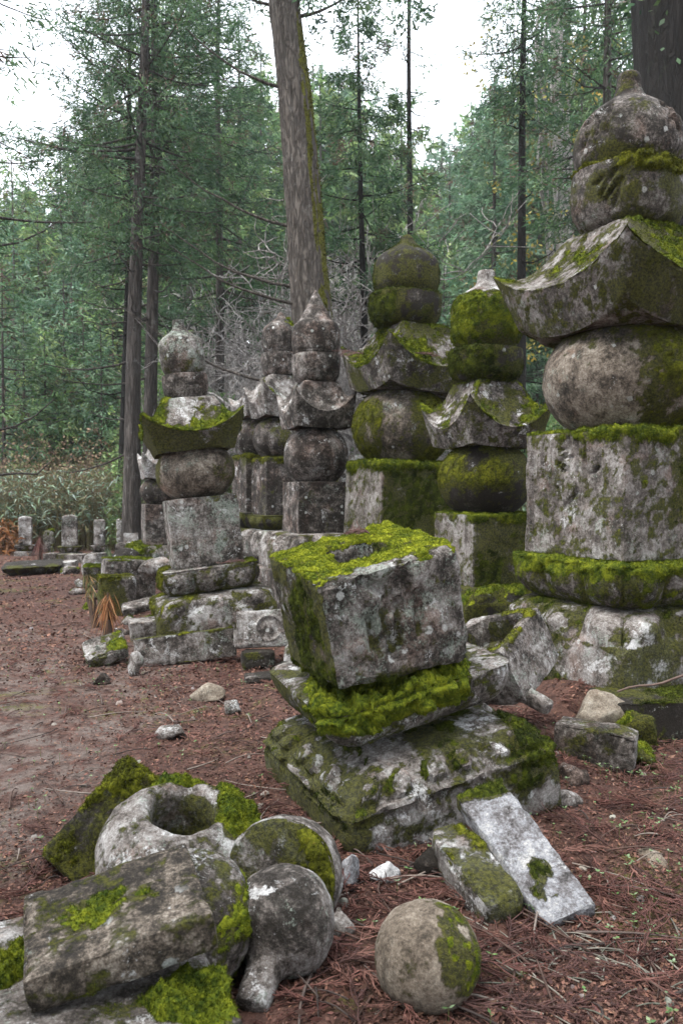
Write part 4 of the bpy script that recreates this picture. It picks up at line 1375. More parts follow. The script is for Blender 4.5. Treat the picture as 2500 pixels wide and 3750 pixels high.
rock('wedge_rock', 'dark triangular rock behind the taller brown block', (-3.35, 12.3, .28), (.6, .4, .55), 'dark', 91)
rock('lean_rock', 'wedge of pale stone lying on the taller brown block', (-2.42, 10.3, .42), (.5, .3, .3), 'pale', 92, rot=(0, -15, 10))
box_stone('thin_slab', 'thin grey slab propped beside the mossy block', (-2.17, 8.75, .20), (10, -12, 15), (.52, .25, .08), 'granite', 93, p=16)
rock('heap_rock', 'rounded grey rock in the heap beside the leaning pagoda', (-2.0, 9.6, .16), (.40, .34, .32), 'granite', 94)
rock('heap_rock', 'second grey rock lower in the heap beside the leaning pagoda', (-1.86, 9.15, .10), (.34, .3, .26), 'granite', 95)
box_stone('upright_block', 'upright pale block against the leaning pagoda', (-1.72, 8.85, .26), (0, 3, 12), (.26, .26, .52), 'white', 96, cat='stone block', p=20, step=.02)
rock('moss_tuft_rock', 'moss-topped stone in front of the thin grey slab', (-1.98, 8.3, .05), (.3, .22, .16), 'dark', 97, moss=mtop, film=lambda c: c.z * 0 + .8)
rock('sharp_rock', 'white upright chip beside the tilted flat slab', (-1.66, 6.35, .07), (.13, .1, .22), 'white', 98)
rock('path_rock', 'small dark flat rock beside the path', (-1.84, 6.05, .02), (.18, .12, .1), 'dark', 99)
box_stone('flagstone', 'sunken mossy flagstone below the crest stone', (-.55, 6.15, .01), (0, 0, 8), (.42, .2, .06), 'dark', 100, p=8, film=fall(.6))

for k, (px, py, sz_) in enumerate([(255, 2105, .34), (300, 2150, .30), (350, 2200, .26), (325, 2235, .22), (280, 2180, .24), (405, 2225, .3), (375, 2125, .3), (470, 2290, .26), (455, 2245, .3), (440, 2330, .2)]):
    Yk = CAMZ * FPX / (py - HOR)
    rock('trail_stone', 'small low mossy stone in the trail along the path edge', (px2x(px, Yk), Yk, sz_ * .16), (sz_, sz_ * .8, sz_ * .55), ('granite', 'pale', 'dark')[k % 3], 500 + k, (0, 0, k * 40), group='small stones trailing along the path',
         film=lambda c: .2 + .6 * c.f(5, 3), moss=[dict(m=lambda c: sm(c.nz, .2, .7) * (.4 + 1.3 * c.f(6, 3)) - .4, mat='moss', th=.02, dens=14000, len=.018, w=.004)])
# fallen lotus slab far on the path
V, s, q = rev(smooth_pts([(.002, -.08), (.33, -.08), (.42, -.03), (.47, .04), (.45, .08), (.002, .08)], 3), .03, p=10)
o = stone('fallen_lotus_slab', V, M['dark'], None, (px2x(120, 13.9), 13.9, .09), (R_(2), R_(-2), R_(18)), seed=101, s=s, q=q, disp=lambda c: petals(c, 4, -.07, .07, .02), film=fall(.35))
tag(o, 'fallen petalled slab lying flat on the path', 'stone slab')
box_stone('flat_stone', 'flat pale stone lying beside the fallen petalled slab', (px2x(215, 14.3), 14.3, .08), (0, 0, 5), (.6, .5, .18), 'white', 102, p=10, step=.03)


# ---------------------------------------------------------------- far gravestones
def gravestone(label, px, Yg, wpx, top, bot, mat, seed, arch=.12, base=True, deep=.6, mossy=False, rz=15, frame=True):
    x = px2x(px, Yg)
    root = empty('gravestone', (x, Yg, gz(x, Yg) - .02), (0, 0, R_(rz)))
    tag(root, label, 'gravestone', 'small gravestones in the far row')
    wm = wpx * Yg / FPX / 2
    z0, z1 = py2z(bot, Yg), py2z(top, Yg)
    pts = block_pts(wm, z0, z1, b=.015)
    V, s, q = rev(pts, .03, p=30)
    V[..., 1] *= deep
    V[..., 2] -= arch * (V[..., 0] / wm) ** 2 * sm(V[..., 2], z1 - .12, z1 - .01) * wm * 2
    h = z1 - z0

    def panel(c):
        u, v = c.V[..., 0] / wm, (c.V[..., 2] - z0) / h
        return -.02 * ((np.abs(u) < .72) & (v > .12) & (v < .9 - .1 * u * u) & (c.V[..., 1] < 0)) if frame else c.V[..., 0] * 0
    ms = [dict(m=lambda c: sm(c.nz, .4, .8) * sm(c.wx, -.05, .1) - .1, th=.05, dens=5000, len=.04, w=.008)] if mossy else ()
    stone('headstone', V, M[mat], root, (0, 0, 0), (0, 0, 0), prot=Matrix.Rotation(R_(rz), 3, 'Z'), seed=seed, s=s, q=q, disp=panel, film=lambda c: -.05 + .4 * c.f(3, 3), moss=ms, rough=(.008, 4, .003, 18))
    if base:
        V, s, q = rev(smooth_pts([(.002, z0 - .14), (wm * .95, z0 - .14), (wm * 1.25, z0 - .10), (wm * 1.5, z0 - .01), (wm * 1.45, z0), (.002, z0)], 3), .03, p=12)
        V[..., 1] *= .8
        stone('lotus_base', V, M['granite'], root, seed=seed + 1, s=s, q=q, film=fall(.3), disp=lambda c: petals(c, 3, z0 - .12, z0, .02))
        V, s, q = rev(block_pts(wm * 1.6, -.05, z0 - .135), .04)
        V[..., 1] *= .85
        stone('plinth', V, M['granite'], root, seed=seed + 2, s=s, q=q, film=fall(.2))
    return root


gravestone('arched gravestone at the far end of the row, next to the rust-coloured bank', 93, 17.6, 46, 1884, 1990, 'white', 401)
gravestone('short mossy-topped gravestone without a base, between the two arched ones', 178, 17.2, 38, 1935, 2017, 'granite', 405, base=False, arch=.2, frame=False, mossy=True)
gravestone('broadest arched gravestone of the far row, on a petalled base', 255, 16.8, 54, 1877, 1993, 'pale', 409)
gravestone('square-topped gravestone in the far row, right of the broad arched one', 364, 17.0, 40, 1898, 1993, 'pale', 413, arch=.02, deep=.95, frame=False)
gravestone('square-topped gravestone with a mossy corner, closest to the cedar trunk', 447, 16.6, 40, 1898, 1985, 'white', 417, arch=.06, deep=.95, frame=False, mossy=True, base=False)
gravestone('knee-high rounded gravestone before the mossy-cornered one', 443, 15.6, 42, 1980, 2040, 'granite', 421, arch=.25, frame=False, base=False)
for k, (pxa, pxb, Yk) in enumerate([(165, 212, 16.0), (213, 308, 15.8), (312, 375, 15.9)]):
    xa, xb = px2x(pxa, Yk), px2x(pxb, Yk)
    box_stone('edging_stone', ['first edging stone below the short mossy gravestone', 'longest edging stone below the broad arched gravestone', 'edging stone ending near the dried flower stake'][k],
              ((xa + xb) / 2, Yk, .06), (0, 0, 1), (xb - xa, .3, .22), 'granite', 430 + k, cat='kerb', step=.04, film=fall(.2), group='edging stones of the far row')
box_stone('mossy_kerb_block', 'moss-capped kerb block before the small low pagoda', (px2x(450, 13.2), 13.2, .16), (0, 0, 20), (.5, .45, .36), 'granite', 440, cat='kerb', step=.03, film=fall(.3),
          moss=[dict(m=lambda c: sm(c.nz, .3, .7) * (.8 + c.f(4, 2)) - .25, th=.04, dens=8000, len=.03, w=.006)])
box_stone('kerb_stone', 'straight grey kerb running to the leaning pagoda', (px2x(535, 13.0), 13.0, .12), (0, 0, 4), (.75, .25, .34), 'granite', 441, cat='kerb', step=.03)
box_stone('concrete_wall', 'short length of grey concrete wall glimpsed between two pagodas', (px2x(1310, 14.5), 14.5, .98), (0, 0, 5), (1.2, .3, 2.2), 'pale', 442, cat='wall', step=.06, chip=.005)
for k, (px, py, Yk, sx) in enumerate([(480, 1950, 16.4, .3), (488, 1985, 15.2, .28)]):
    box_stone('capstone', ['white square stone behind the small low pagoda', 'white flat stone left of the small low pagoda'][k], (px2x(px, Yk), Yk, py2z(py, Yk) / 2),
              (0, 0, 10), (sx, sx, py2z(py, Yk)), 'white', 450 + k, cat='stone block', step=.04)


# ---------------------------------------------------------------- plant geometry
class Acc:
    def __init__(s):
        s.V, s.F, s.C, s.n, s.A = [], [], [], 0, []

    def add(s, V, F, col, film=None):
        V = np.asarray(V, float).reshape(-1, 3)
        s.V.append(V)
        s.F.append(np.asarray(F) + s.n)
        c = np.asarray(col, float)
        s.C.append(np.broadcast_to(c, (len(V), 3)) if c.ndim == 1 else c)
        s.A.append(np.zeros(len(V)) if film is None else film)
        s.n += len(V)

    def tube(s, P, r, col=(1, 1, 1), k=5, film=None):
        P = np.asarray(P, float)
        r = np.broadcast_to(np.asarray(r, float), (len(P),))
        T = np.gradient(P, axis=0)
        T /= np.linalg.norm(T, axis=1, keepdims=True) + 1e-9
        ref = np.array([0, 0, 1.0]) if abs(T[0, 2]) < .8 else np.array([1.0, 0, 0])
        U = np.cross(T, ref)
        U /= np.linalg.norm(U, axis=1, keepdims=True) + 1e-9
        W = np.cross(T, U)
        a = np.arange(k) / k * 2 * math.pi
        V = P[:, None] + r[:, None, None] * (np.cos(a)[None, :, None] * U[:, None] + np.sin(a)[None, :, None] * W[:, None])
        F = grid_quads(len(P), k)
        s.add(V.reshape(-1, 3), F, col)
        return V

    def tris(s, B, D, W, L, col):
        V, F = blades(B, D, W, L)
        s.add(V, F, np.repeat(col, 3, 0) if np.ndim(col) == 2 else col)

    def leaves(s, B, D, W, L, col, bend=.0):
        """rhombic leaves folded along nothing: base, two sides, tip"""
        n = len(B)
        mid = B + D * (L * .42)[:, None]
        tip = B + D * L[:, None] + np.array([0, 0, -1.0]) * (bend * L)[:, None] if np.ndim(bend) or bend else B + D * L[:, None]
        V = np.stack([B, mid + W, tip, mid - W], 1).reshape(-1, 3)
        F = np.arange(n * 4).reshape(-1, 4)
        s.add(V, F, np.repeat(col, 4, 0) if np.ndim(col) == 2 else col)

    def mesh(s, name, smooth=True, film=False):
        q = [f for f in s.F if f.shape[1] == 4]
        t3 = [f for f in s.F if f.shape[1] == 3]
        fs = ([np.concatenate(q)] if q else []) + ([np.concatenate(t3)] if t3 else [])
        return mkmesh(name, np.concatenate(s.V), fs, smooth, attrs={'film': np.concatenate(s.A)} if film else None, cols=np.concatenate(s.C))


def unit(v):
    return v / (np.linalg.norm(v, axis=-1, keepdims=True) + 1e-9)


def shades(rng, n, cols, var=.25):
    cols = np.array(cols, float) * 1.0
    c = cols[rng.integers(0, len(cols), n)] * (1 + rng.uniform(-var, var, (n, 1)))
    return c * (1 + rng.uniform(-.08, .08, (n, 3)))


GREEN_DARK = [(.052, .112, .050), (.074, .145, .060), (.104, .176, .066), (.040, .084, .044)]
GREEN_BLUE = [(.105, .195, .110), (.145, .240, .135), (.084, .160, .092), (.178, .265, .150)]
GREEN_MID = [(.130, .225, .080), (.188, .285, .096), (.104, .185, .072), (.235, .315, .112)]
GREEN_LIGHT = [(.19, .32, .12), (.27, .39, .16), (.16, .28, .11)]


def conifer(seed, H, r0, cs, Rm, nb, cols, clump=9, bl=.17, bw=.016, dens=9.0, lean=(0, 0), droop=.25, shape=1.0, bare=0, dead=.08, top=True):
    """trunk and crown accumulators of a cedar or cypress"""
    rng = np.random.default_rng(seed)
    tr, cr = Acc(), Acc()
    n = 22
    tz = np.linspace(-.3, H, n)
    bx = lean[0] * (tz / H) + .06 * H * .03 * np.sin(tz * .5 + seed)
    by = lean[1] * (tz / H) + .06 * H * .03 * np.cos(tz * .4 + seed)
    ax_ = np.stack([bx, by, tz], 1)
    rad = r0 * (1 - .88 * np.clip(tz / H, 0, 1) ** .9) * (1 + .35 * np.exp(-np.clip(tz, 0, 9) * 2.2))
    tr.tube(ax_, rad, k=12)

    def at(z):
        return np.array([np.interp(z, tz, bx), np.interp(z, tz, by), z]), float(np.interp(z, tz, rad))

    for i in range(bare):                      # dead lower branches
        z = rng.uniform(.12, max(cs + .25, .4)) * H
        p0, rr = at(z)
        az = rng.uniform(0, 2 * math.pi)
        L = rng.uniform(.5, 1.0) * Rm * .8
        u = np.linspace(0, 1, 7)[:, None]
        d = np.array([math.cos(az), math.sin(az), 0])
        P = p0 + d * L * u + np.array([0, 0, 1.0]) * L * (-.45 * u + .55 * u * u * rng.uniform(.4, 1.3)) + rng.normal(0, .03, (7, 3)) * u
        tr.tube(P, .022 * (1 - .8 * u[:, 0]) * (r0 / .2) ** .5 + .004, k=4)
    for i in range(nb):
        t_ = (i + rng.random()) / nb
        z = (cs + (1 - cs) * t_ ** .95) * H * .985
        p0, rr = at(z)
        az = i * 2.39996 + rng.uniform(-.5, .5)
        prof_ = (1 - t_) ** shape * (.55 + .45 * min(1, t_ * 5)) + .06
        L = Rm * prof_ * rng.uniform(.65, 1.15)
        d = np.array([math.cos(az), math.sin(az), 0])
        e = rng.uniform(-.25, .15) - droop * (1 - t_)
        up = rng.uniform(.1, .35)
        k = max(4, int(L * 4))
        u = np.linspace(0, 1, k)[:, None]
        P = p0 + d * L * u + np.array([0, 0, 1.0]) * L * (e * u + up * u * u)
        tr.tube(P, (.012 + .018 * L) * (1 - .8 * u[:, 0]) * .6, k=4)
        m = max(2, int(L * dens))
        uu = rng.uniform(.22, 1.02, m) ** .8
        lat = np.cross(d, [0, 0, 1.0])
        wd = L * .30 * np.sin(np.pi * np.clip(uu, 0, 1) * .85)
        Cn = p0 + d * L * uu[:, None] + np.array([0, 0, 1.0]) * (L * (e * uu + up * uu ** 2))[:, None] + lat * (rng.uniform(-1, 1, m) * (wd + .10))[:, None]
        Cn[:, 2] -= rng.uniform(0, .18, m)
        out = unit(Cn - (p0 - np.array([0, 0, .1])))
        K = clump
        B = np.repeat(Cn, K, 0) + rng.normal(0, .075, (m * K, 3))
        D = unit(np.repeat(out, K, 0) * .75 + rng.normal(0, .55, (m * K, 3)) + np.array([0, 0, -.28]))
        W = unit(np.cross(D, rng.normal(0, 1, (m * K, 3)))) * bw * rng.uniform(.6, 1.4, (m * K, 1))
        Ls = bl * rng.uniform(.5, 1.3, m * K)
        cc = shades(rng, m, cols)
        if dead > 0:
            dd = rng.random(m) < dead
            cc[dd] = np.array([.13, .085, .06]) * rng.uniform(.6, 1.2, (dd.sum(), 1))
        cr.tris(B, D, W, Ls, np.repeat(cc, K, 0) * rng.uniform(.8, 1.2, (m * K, 1)))
    return tr, cr


def tree_obj(name, label, tr, cr, bark, loc, rz=0, sc_=1, group=None, cat='tree'):
    root = empty(name, loc, (0, 0, rz))
    root.scale = (sc_,) * 3
    tag(root, label, cat, group)
    link('trunk', tr.mesh('trunk', film=True), M[bark], root)
    if cr is not None and cr.n:
        o = link('crown', cr.mesh('crown', smooth=False), M['leaf'], root)
    return root


def put_tree(root, X, Y, rz=0, sc_=(1, 1, 1), label=None):
    r = copy_tree(root, None, (X, Y, gz(X, Y) - .1), (0, 0, rz), sc_)
    if label:
        r['label'] = label
    return r


def tcopy(root, px, Yt, top_py=None, H=None, rz=0, k=1.0, label=None):
    """copy of a tree at picture column px and distance Yt, scaled so that its tip reaches the height seen in the photo"""
    X = px2x(px, Yt)
    s_ = k
    if top_py is not None:
        s_ = (py2z(top_py, Yt) - gz(X, Yt)) / H
    return put_tree(root, X, Yt, rz, (s_ * k if top_py is not None else k,) * 2 + (s_,), label)


# big cedars on the left
def cedar(label, px, Yt, H, r0, cs, Rm, nb, seed, bark='bark_cedar', cols=GREEN_DARK, name='cedar_tree', dens=15, bl=.15, bw=.0125, lean=(0, 0), bare=14, clump=12, droop=.25, shape=.75, group=None, dead=.06):
    tr, cr = conifer(seed, H, r0, cs, Rm, nb, cols, clump=clump, bl=bl, bw=bw, dens=dens, lean=lean, bare=bare, droop=droop, shape=shape, dead=dead)
    X = px2x(px, Yt)
    return tree_obj(name, label, tr, cr, bark, (X, Yt, gz(X, Yt)), group=group)


cedar('thick grey cedar trunk with bare curving lower branches, left of the leaning pagoda', 476, 16.5, 17, .205, .36, 2.6, 110, 21, lean=(.55, 0), bare=26)
cedar('slimmer cedar standing just right of the thick grey cedar', 552, 18.5, 18, .20, .40, 2.8, 105, 22, lean=(.25, 0), bare=18)
cedar('cedar with feathery boughs reaching towards the tall grey trunk', 800, 21.5, 17, .17, .33, 2.6, 95, 30, lean=(.1, 0))
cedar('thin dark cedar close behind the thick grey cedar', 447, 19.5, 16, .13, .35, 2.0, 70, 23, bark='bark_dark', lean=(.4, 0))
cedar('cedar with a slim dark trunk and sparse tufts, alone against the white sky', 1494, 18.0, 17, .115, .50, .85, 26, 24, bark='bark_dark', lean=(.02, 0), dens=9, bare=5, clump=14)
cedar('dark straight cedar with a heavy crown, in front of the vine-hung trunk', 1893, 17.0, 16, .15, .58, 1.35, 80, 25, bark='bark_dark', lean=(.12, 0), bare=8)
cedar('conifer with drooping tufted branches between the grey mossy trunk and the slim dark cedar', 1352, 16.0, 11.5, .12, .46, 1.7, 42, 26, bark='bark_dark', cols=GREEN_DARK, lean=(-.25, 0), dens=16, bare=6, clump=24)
cedar('cedar reaching in from beyond the picture edge, its sprays hanging in the top corner', -230, 10.5, 13, .20, .30, 2.3, 60, 27, lean=(0, 0), dens=6, cols=GREEN_DARK)
cedar('blue-green conifer filling the gap beside the dark straight cedar', 1800, 24.0, 13.6, .16, .10, 2.3, 130, 28, cols=GREEN_BLUE, dens=8, bl=.24, bw=.024, shape=.8)
cedar('shaggy cedar behind the great pagoda and the huge trunk', 2190, 15.5, 14, .2, .42, 2.4, 85, 29, lean=(.1, 0))

# the huge dark trunk at the edge
tr, cr = Acc(), Acc()
tz = np.linspace(-.3, 11, 60)
ang = np.linspace(0, 2 * math.pi, 65)[:-1]
cx = px2x(2555, 10.2) - .055 * (tz - 3)
rr = .62 + .25 * np.exp(-np.clip(tz, 0, 20) * .9)
V = np.empty((60, 64, 3))
ridge = 1 + .045 * np.abs(np.sin(ang * 11 + .6 * np.sin(tz[:, None]))) + .03 * vnoise(np.stack(np.broadcast_arrays(np.cos(ang)[None] * 4, np.sin(ang)[None] * 4, tz[:, None] * 1.2), -1), 5)
V[..., 0] = cx[:, None] + rr[:, None] * ridge * np.cos(ang)
V[..., 1] = rr[:, None] * ridge * np.sin(ang)
V[..., 2] = tz[:, None]
x0 = px2x(2555, 10.2)
V[..., 0] -= x0
tr.add(V, grid_quads(60, 64), (1, 1, 1))
rng = np.random.default_rng(5)
n = 900
za, aa_ = rng.uniform(2, 9, n), rng.uniform(0, 2 * math.pi, n)
B = np.stack([-.055 * (za - 3) + .68 * np.cos(aa_), .68 * np.sin(aa_), za], 1)
keep = vnoise(B * 1.3, 3) > .15
B, aa2 = B[keep], aa_[keep]
D = unit(np.stack([np.cos(aa2), np.sin(aa2), -.5 + 0 * aa2], 1) + rng.normal(0, .5, (len(B), 3)))
cr.leaves(B, D, unit(np.cross(D, rng.normal(0, 1, B.shape))) * .03, np.full(len(B), .11), shades(rng, len(B), GREEN_DARK))
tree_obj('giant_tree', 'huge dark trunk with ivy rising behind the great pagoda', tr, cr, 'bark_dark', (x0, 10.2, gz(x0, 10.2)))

# grey mossy trunk in the middle
tr, cr = Acc(), Acc()
Yt = 13.6
xt = px2x(1165, Yt)
tz = np.linspace(-.3, 13.0, 160)
ang = np.linspace(0, 2 * math.pi, 97)[:-1]
pxs = np.interp(tz, [-.3, py2z(1150, Yt), py2z(700, Yt), py2z(400, Yt), py2z(80, Yt), 13], [1172, 1142, 1108, 1085, 1046, 1020])
cx = px2x(pxs, Yt) - xt
rr = np.interp(tz, [-.3, .6, py2z(1100, Yt), py2z(600, Yt), py2z(80, Yt), 13], [.46, .37, .315, .275, .245, .20])
P3 = np.stack(np.broadcast_arrays(np.cos(ang)[None] * 2.2, np.sin(ang)[None] * 2.2, tz[:, None] * .9), -1)
ridge = 1 + .06 * vnoise(P3, 7) + .075 * np.abs(vnoise(P3 * np.array([5, 5, 1.5]), 9)) + .05 * np.abs(vnoise(P3 * np.array([11, 11, 4.5]), 19))
V = np.empty((160, 96, 3))
V[..., 0] = cx[:, None] + rr[:, None] * ridge * np.cos(ang)
V[..., 1] = rr[:, None] * ridge * np.sin(ang)
V[..., 2] = tz[:, None]
film = np.clip(sm(np.cos(ang)[None] - .25 * np.sin(ang)[None] + .55 * fbm(P3 * 1.5, 3), .35, 1.15) * sm(-tz[:, None], -11, -7) * 1.0 + .15 * (tz[:, None] > 8) * sm(np.cos(ang)[None], 0, .5), 0, 1)
tr.add(V.reshape(-1, 3), grid_quads(160, 96), (1, 1, 1), film.ravel())
rng = np.random.default_rng(15)
for z, az, L in [(5.9, 3.3, 2.2), (4.9, 2.9, 2.6), (4.6, 3.2, 2.4), (3.2, 3.0, 3.2), (9.4, .2, 1.6), (9.6, 2.8, 1.2), (8.2, 3.4, 1.8)]:
    p0 = np.array([np.interp(z, tz, cx), 0, z])
    u = np.linspace(0, 1, 9)[:, None]
    d = np.array([math.cos(az), math.sin(az) * .5 - .2, 0])
    P = p0 + d * L * u + np.array([0, 0, 1.0]) * L * (.05 * u + .35 * u ** 2.2) + rng.normal(0, .02, (9, 3)) * u
    tr.tube(P, .035 * (1 - .8 * u[:, 0]), k=5)
root = tree_obj('grey_trunk_tree', 'tall leaning grey trunk with a mossy side, behind the cone-topped pagoda', tr, None, 'bark_grey', (xt, Yt, gz(xt, Yt)))
rngm = np.random.default_rng(77)
Bm, Dm = [], []
for k in range(16000):
    i, j = rngm.integers(0, 159), rngm.integers(0, 96)
    if film[i, j] > rngm.random() * .6 + .35:
        Bm.append(V[i, j] + (V[i + 1, (j + 1) % 96] - V[i, j]) * rngm.random(3))
        Dm.append((math.cos(ang[j]), math.sin(ang[j]), -.4))
Bm, Dm = np.array(Bm), unit(np.array(Dm) + rngm.normal(0, .5, (len(Dm), 3)))
me_ = Acc()
me_.tris(Bm, Dm, unit(np.cross(Dm, rngm.normal(0, 1, Dm.shape))) * .012, np.full(len(Bm), .06) * rngm.random(len(Bm)), (1, 1, 1))
o = link('moss', me_.mesh('moss'), M['moss_brown'], root)
o['kind'] = 'stuff'
cr = Acc()
n = 130
Cn = np.stack([rng.uniform(-1.6, 1.9, n), rng.uniform(-.8, .8, n), rng.uniform(9.2, 11.2, n)], 1)
Cn = Cn[np.abs(vnoise(Cn * .9, 4)) > .12]
K = 26
m = len(Cn)
B = np.repeat(Cn, K, 0) + rng.normal(0, .12, (m * K, 3))
D = unit(rng.normal(0, .6, (m * K, 3)) + np.array([0, 0, -.2]))
cr.tris(B, D, unit(np.cross(D, rng.normal(0, 1, D.shape))) * .02, rng.uniform(.08, .2, m * K), np.repeat(shades(rng, m, GREEN_DARK), K, 0))
link('crown', cr.mesh('crown', smooth=False), M['leaf'], root)


# vine-hung pale trunk with yellow leaves
tr, cr = Acc(), Acc()
tz = np.linspace(-.3, 14, 30)
tr.tube(np.stack([.15 * np.sin(tz * .4), .1 * np.cos(tz * .5), tz], 1), .30 * (1 - .05 * tz), k=12)
rng = np.random.default_rng(31)
for k in range(9):
    a0 = rng.uniform(0, 6.28)
    zz = np.linspace(rng.uniform(0, 2), rng.uniform(9, 13), 40)
    tr.tube(np.stack([.15 * np.sin(zz * .4) + (.34 + .12 * np.sin(zz * 1.7 + k)) * np.cos(a0 + zz * .25), .1 + .42 * np.sin(a0 + zz * .25), zz], 1), .035, k=5)
n = 160
Cn = np.stack([rng.normal(-.1, 1.0, n), rng.normal(0, .6, n), rng.uniform(4.5, 12.5, n)], 1)
K = 9
B = np.repeat(Cn, K, 0) + rng.normal(0, .12, (n * K, 3))
D = unit(rng.normal(0, 1, (n * K, 3)) + np.array([0, 0, -.4]))
cr.leaves(B, D, unit(np.cross(D, rng.normal(0, 1, D.shape))) * .035, np.full(n * K, .12), np.repeat(shades(rng, n, [(.34, .27, .05), (.25, .22, .06), (.16, .17, .06)]), K, 0))
Yv = 19.0
xv = px2x(2045, Yv)
tree_obj('vine_hung_tree', 'vine-hung pale trunk with yellow leaves beside the great pagoda', tr, cr, 'bark_pale', (xv, Yv, gz(xv, Yv)))


# bare deciduous trees
def bare_tree(seed, H, r0, spread=.6, levels=4):
    rng = np.random.default_rng(seed)
    tr = Acc()

    def grow(p, d, L, r, lev):
        n = 6
        P = [p]
        dd = d.copy()
        for k in range(n):
            dd = unit(dd + rng.normal(0, .20, 3) + np.array([0, 0, .06]))
            P.append(P[-1] + dd * L / n)
        P = np.array(P)
        tr.tube(P, np.linspace(r, r * .55, n + 1), k=6 if lev > 2 else 4)
        if lev == 0:
            return
        nb = rng.integers(3, 5) if lev > 1 else rng.integers(2, 5)
        for k in range(nb):
            i = rng.integers(2, n + 1)
            v = unit(rng.normal(0, 1, 3) * np.array([1, 1, .6]))
            nd = unit(dd * (1 - spread) + v * spread + np.array([0, 0, .12]))
            grow(P[i], nd, L * rng.uniform(.55, .85), max(r * .52, .011), lev - 1)
    grow(np.array([0, 0, -.2]), np.array([rng.normal(0, .1), rng.normal(0, .1), 1.0]), H * .42, r0, levels)
    return tr


bares = []
for k in range(3):
    tr = bare_tree(60 + k, 7.5, .085, .62, 5 if k < 2 else 4)
    bares.append(tr)
spots = [(960, 16.5, 1.0, 'pale'), (1235, 16.0, 1.0, 'pale'), (850, 17.5, 1.0, 'pale'), (1120, 18.0, 1.15, 'pale'), (1340, 18.5, 1.05, 'pale'), (1040, 19.0, 1.2, 'pale'), (1450, 20.5, .8, 'pale'), (1270, 20.0, .9, 'pale'),
         (900, 23, 1.1, 'pale'), (1000, 25, 1.2, 'pale'), (1090, 23, 1.1, 'pale'), (1180, 26, 1.25, 'pale'), (1290, 24, 1.15, 'pale'), (1380, 26, 1.2, 'pale'), (940, 30, 1.35, 'pale'), (1060, 32, 1.4, 'pale'),
         (1160, 31, 1.35, 'pale'), (1260, 33, 1.4, 'pale'), (1340, 31, 1.35, 'pale'), (870, 33, 1.4, 'pale'), (1000, 37, 1.5, 'pale'), (1120, 39, 1.5, 'pale'), (1220, 38, 1.5, 'pale'), (1310, 40, 1.5, 'pale')]
protos = []
for i, (px, Yt, k, _) in enumerate(spots):
    X = px2x(px, Yt)
    if i < 3:
        r = tree_obj('bare_tree', 'leafless pale tree with tangled twigs behind the pagodas', bares[i], None, 'bark_pale', (X, Yt, gz(X, Yt)), rz=i, group='leafless pale trees behind the pagodas')
        r.scale = (k * 1.15, k, k)
        protos.append(r)
    else:
        r = copy_tree(protos[i % 3], None, (X, Yt, gz(X, Yt)), (0, 0, i * 1.7), (k * 1.15, k, k))
    r['label'] = '%s pale tree with tangled twigs %s' % ('large leafless' if Yt < 21 else 'distant leafless', 'left of the tall grey trunk' if px < 1100 else 'right of the tall grey trunk')

# ---------------------------------------------------------------- the forest behind
def proto(seed, H, r0, cs, Rm, nb, cols, **kw):
    tr, cr = conifer(seed, H, r0, cs, Rm, nb, cols, **kw)
    return tr, cr, H


rng = np.random.default_rng(8)
kinds = {
    'young': [proto(71, 6, .07, .10, 1.5, 60, GREEN_BLUE, clump=9, bl=.16, bw=.020, dens=10, shape=.8, dead=.05),
              proto(72, 6, .06, .16, 1.7, 54, GREEN_MID, clump=9, bl=.18, bw=.020, dens=9, shape=.7, dead=.05),
              proto(78, 6, .06, .05, 1.6, 60, GREEN_DARK, clump=9, bl=.16, bw=.020, dens=9, shape=.75, dead=.10)],
    'tall': [proto(73, 15, .17, .34, 2.6, 95, GREEN_DARK, clump=8, bl=.26, bw=.030, dens=6.5, shape=.7, bare=8),
             proto(74, 15, .15, .28, 2.8, 95, GREEN_BLUE, clump=8, bl=.26, bw=.030, dens=6.5, shape=.8, bare=8),
             proto(75, 15, .15, .38, 2.5, 85, GREEN_MID, clump=8, bl=.26, bw=.030, dens=6.5, shape=.65, bare=8)],
    'far': [proto(76, 15, .16, .15, 2.8, 80, GREEN_BLUE, clump=7, bl=.42, bw=.055, dens=4.5, shape=.8, bare=0),
            proto(77, 15, .16, .15, 3.2, 80, GREEN_MID, clump=7, bl=.42, bw=.055, dens=4.5, shape=.65, bare=0)],
}
LAB = {'young': ('young_conifer', 'young conifer with foliage to the ground in the thicket behind the gravestones', 'young conifers in the thicket'),
       'tall': ('forest_conifer', 'tall conifer standing in the wood behind the cemetery', 'conifers of the wood behind the cemetery'),
       'far': ('hillside_conifer', 'hazy conifer on the hillside far behind', 'conifers on the hazy hillside')}
first = {}


def landmark(px):
    return ('behind the small gravestones' if px < 330 else 'behind the leaning pagoda' if px < 820 else 'behind the cone-topped pagoda' if px < 1300
            else 'behind the onion-topped pagoda' if px < 1700 else 'behind the moss-capped pagoda' if px < 2000 else 'behind the great pagoda')


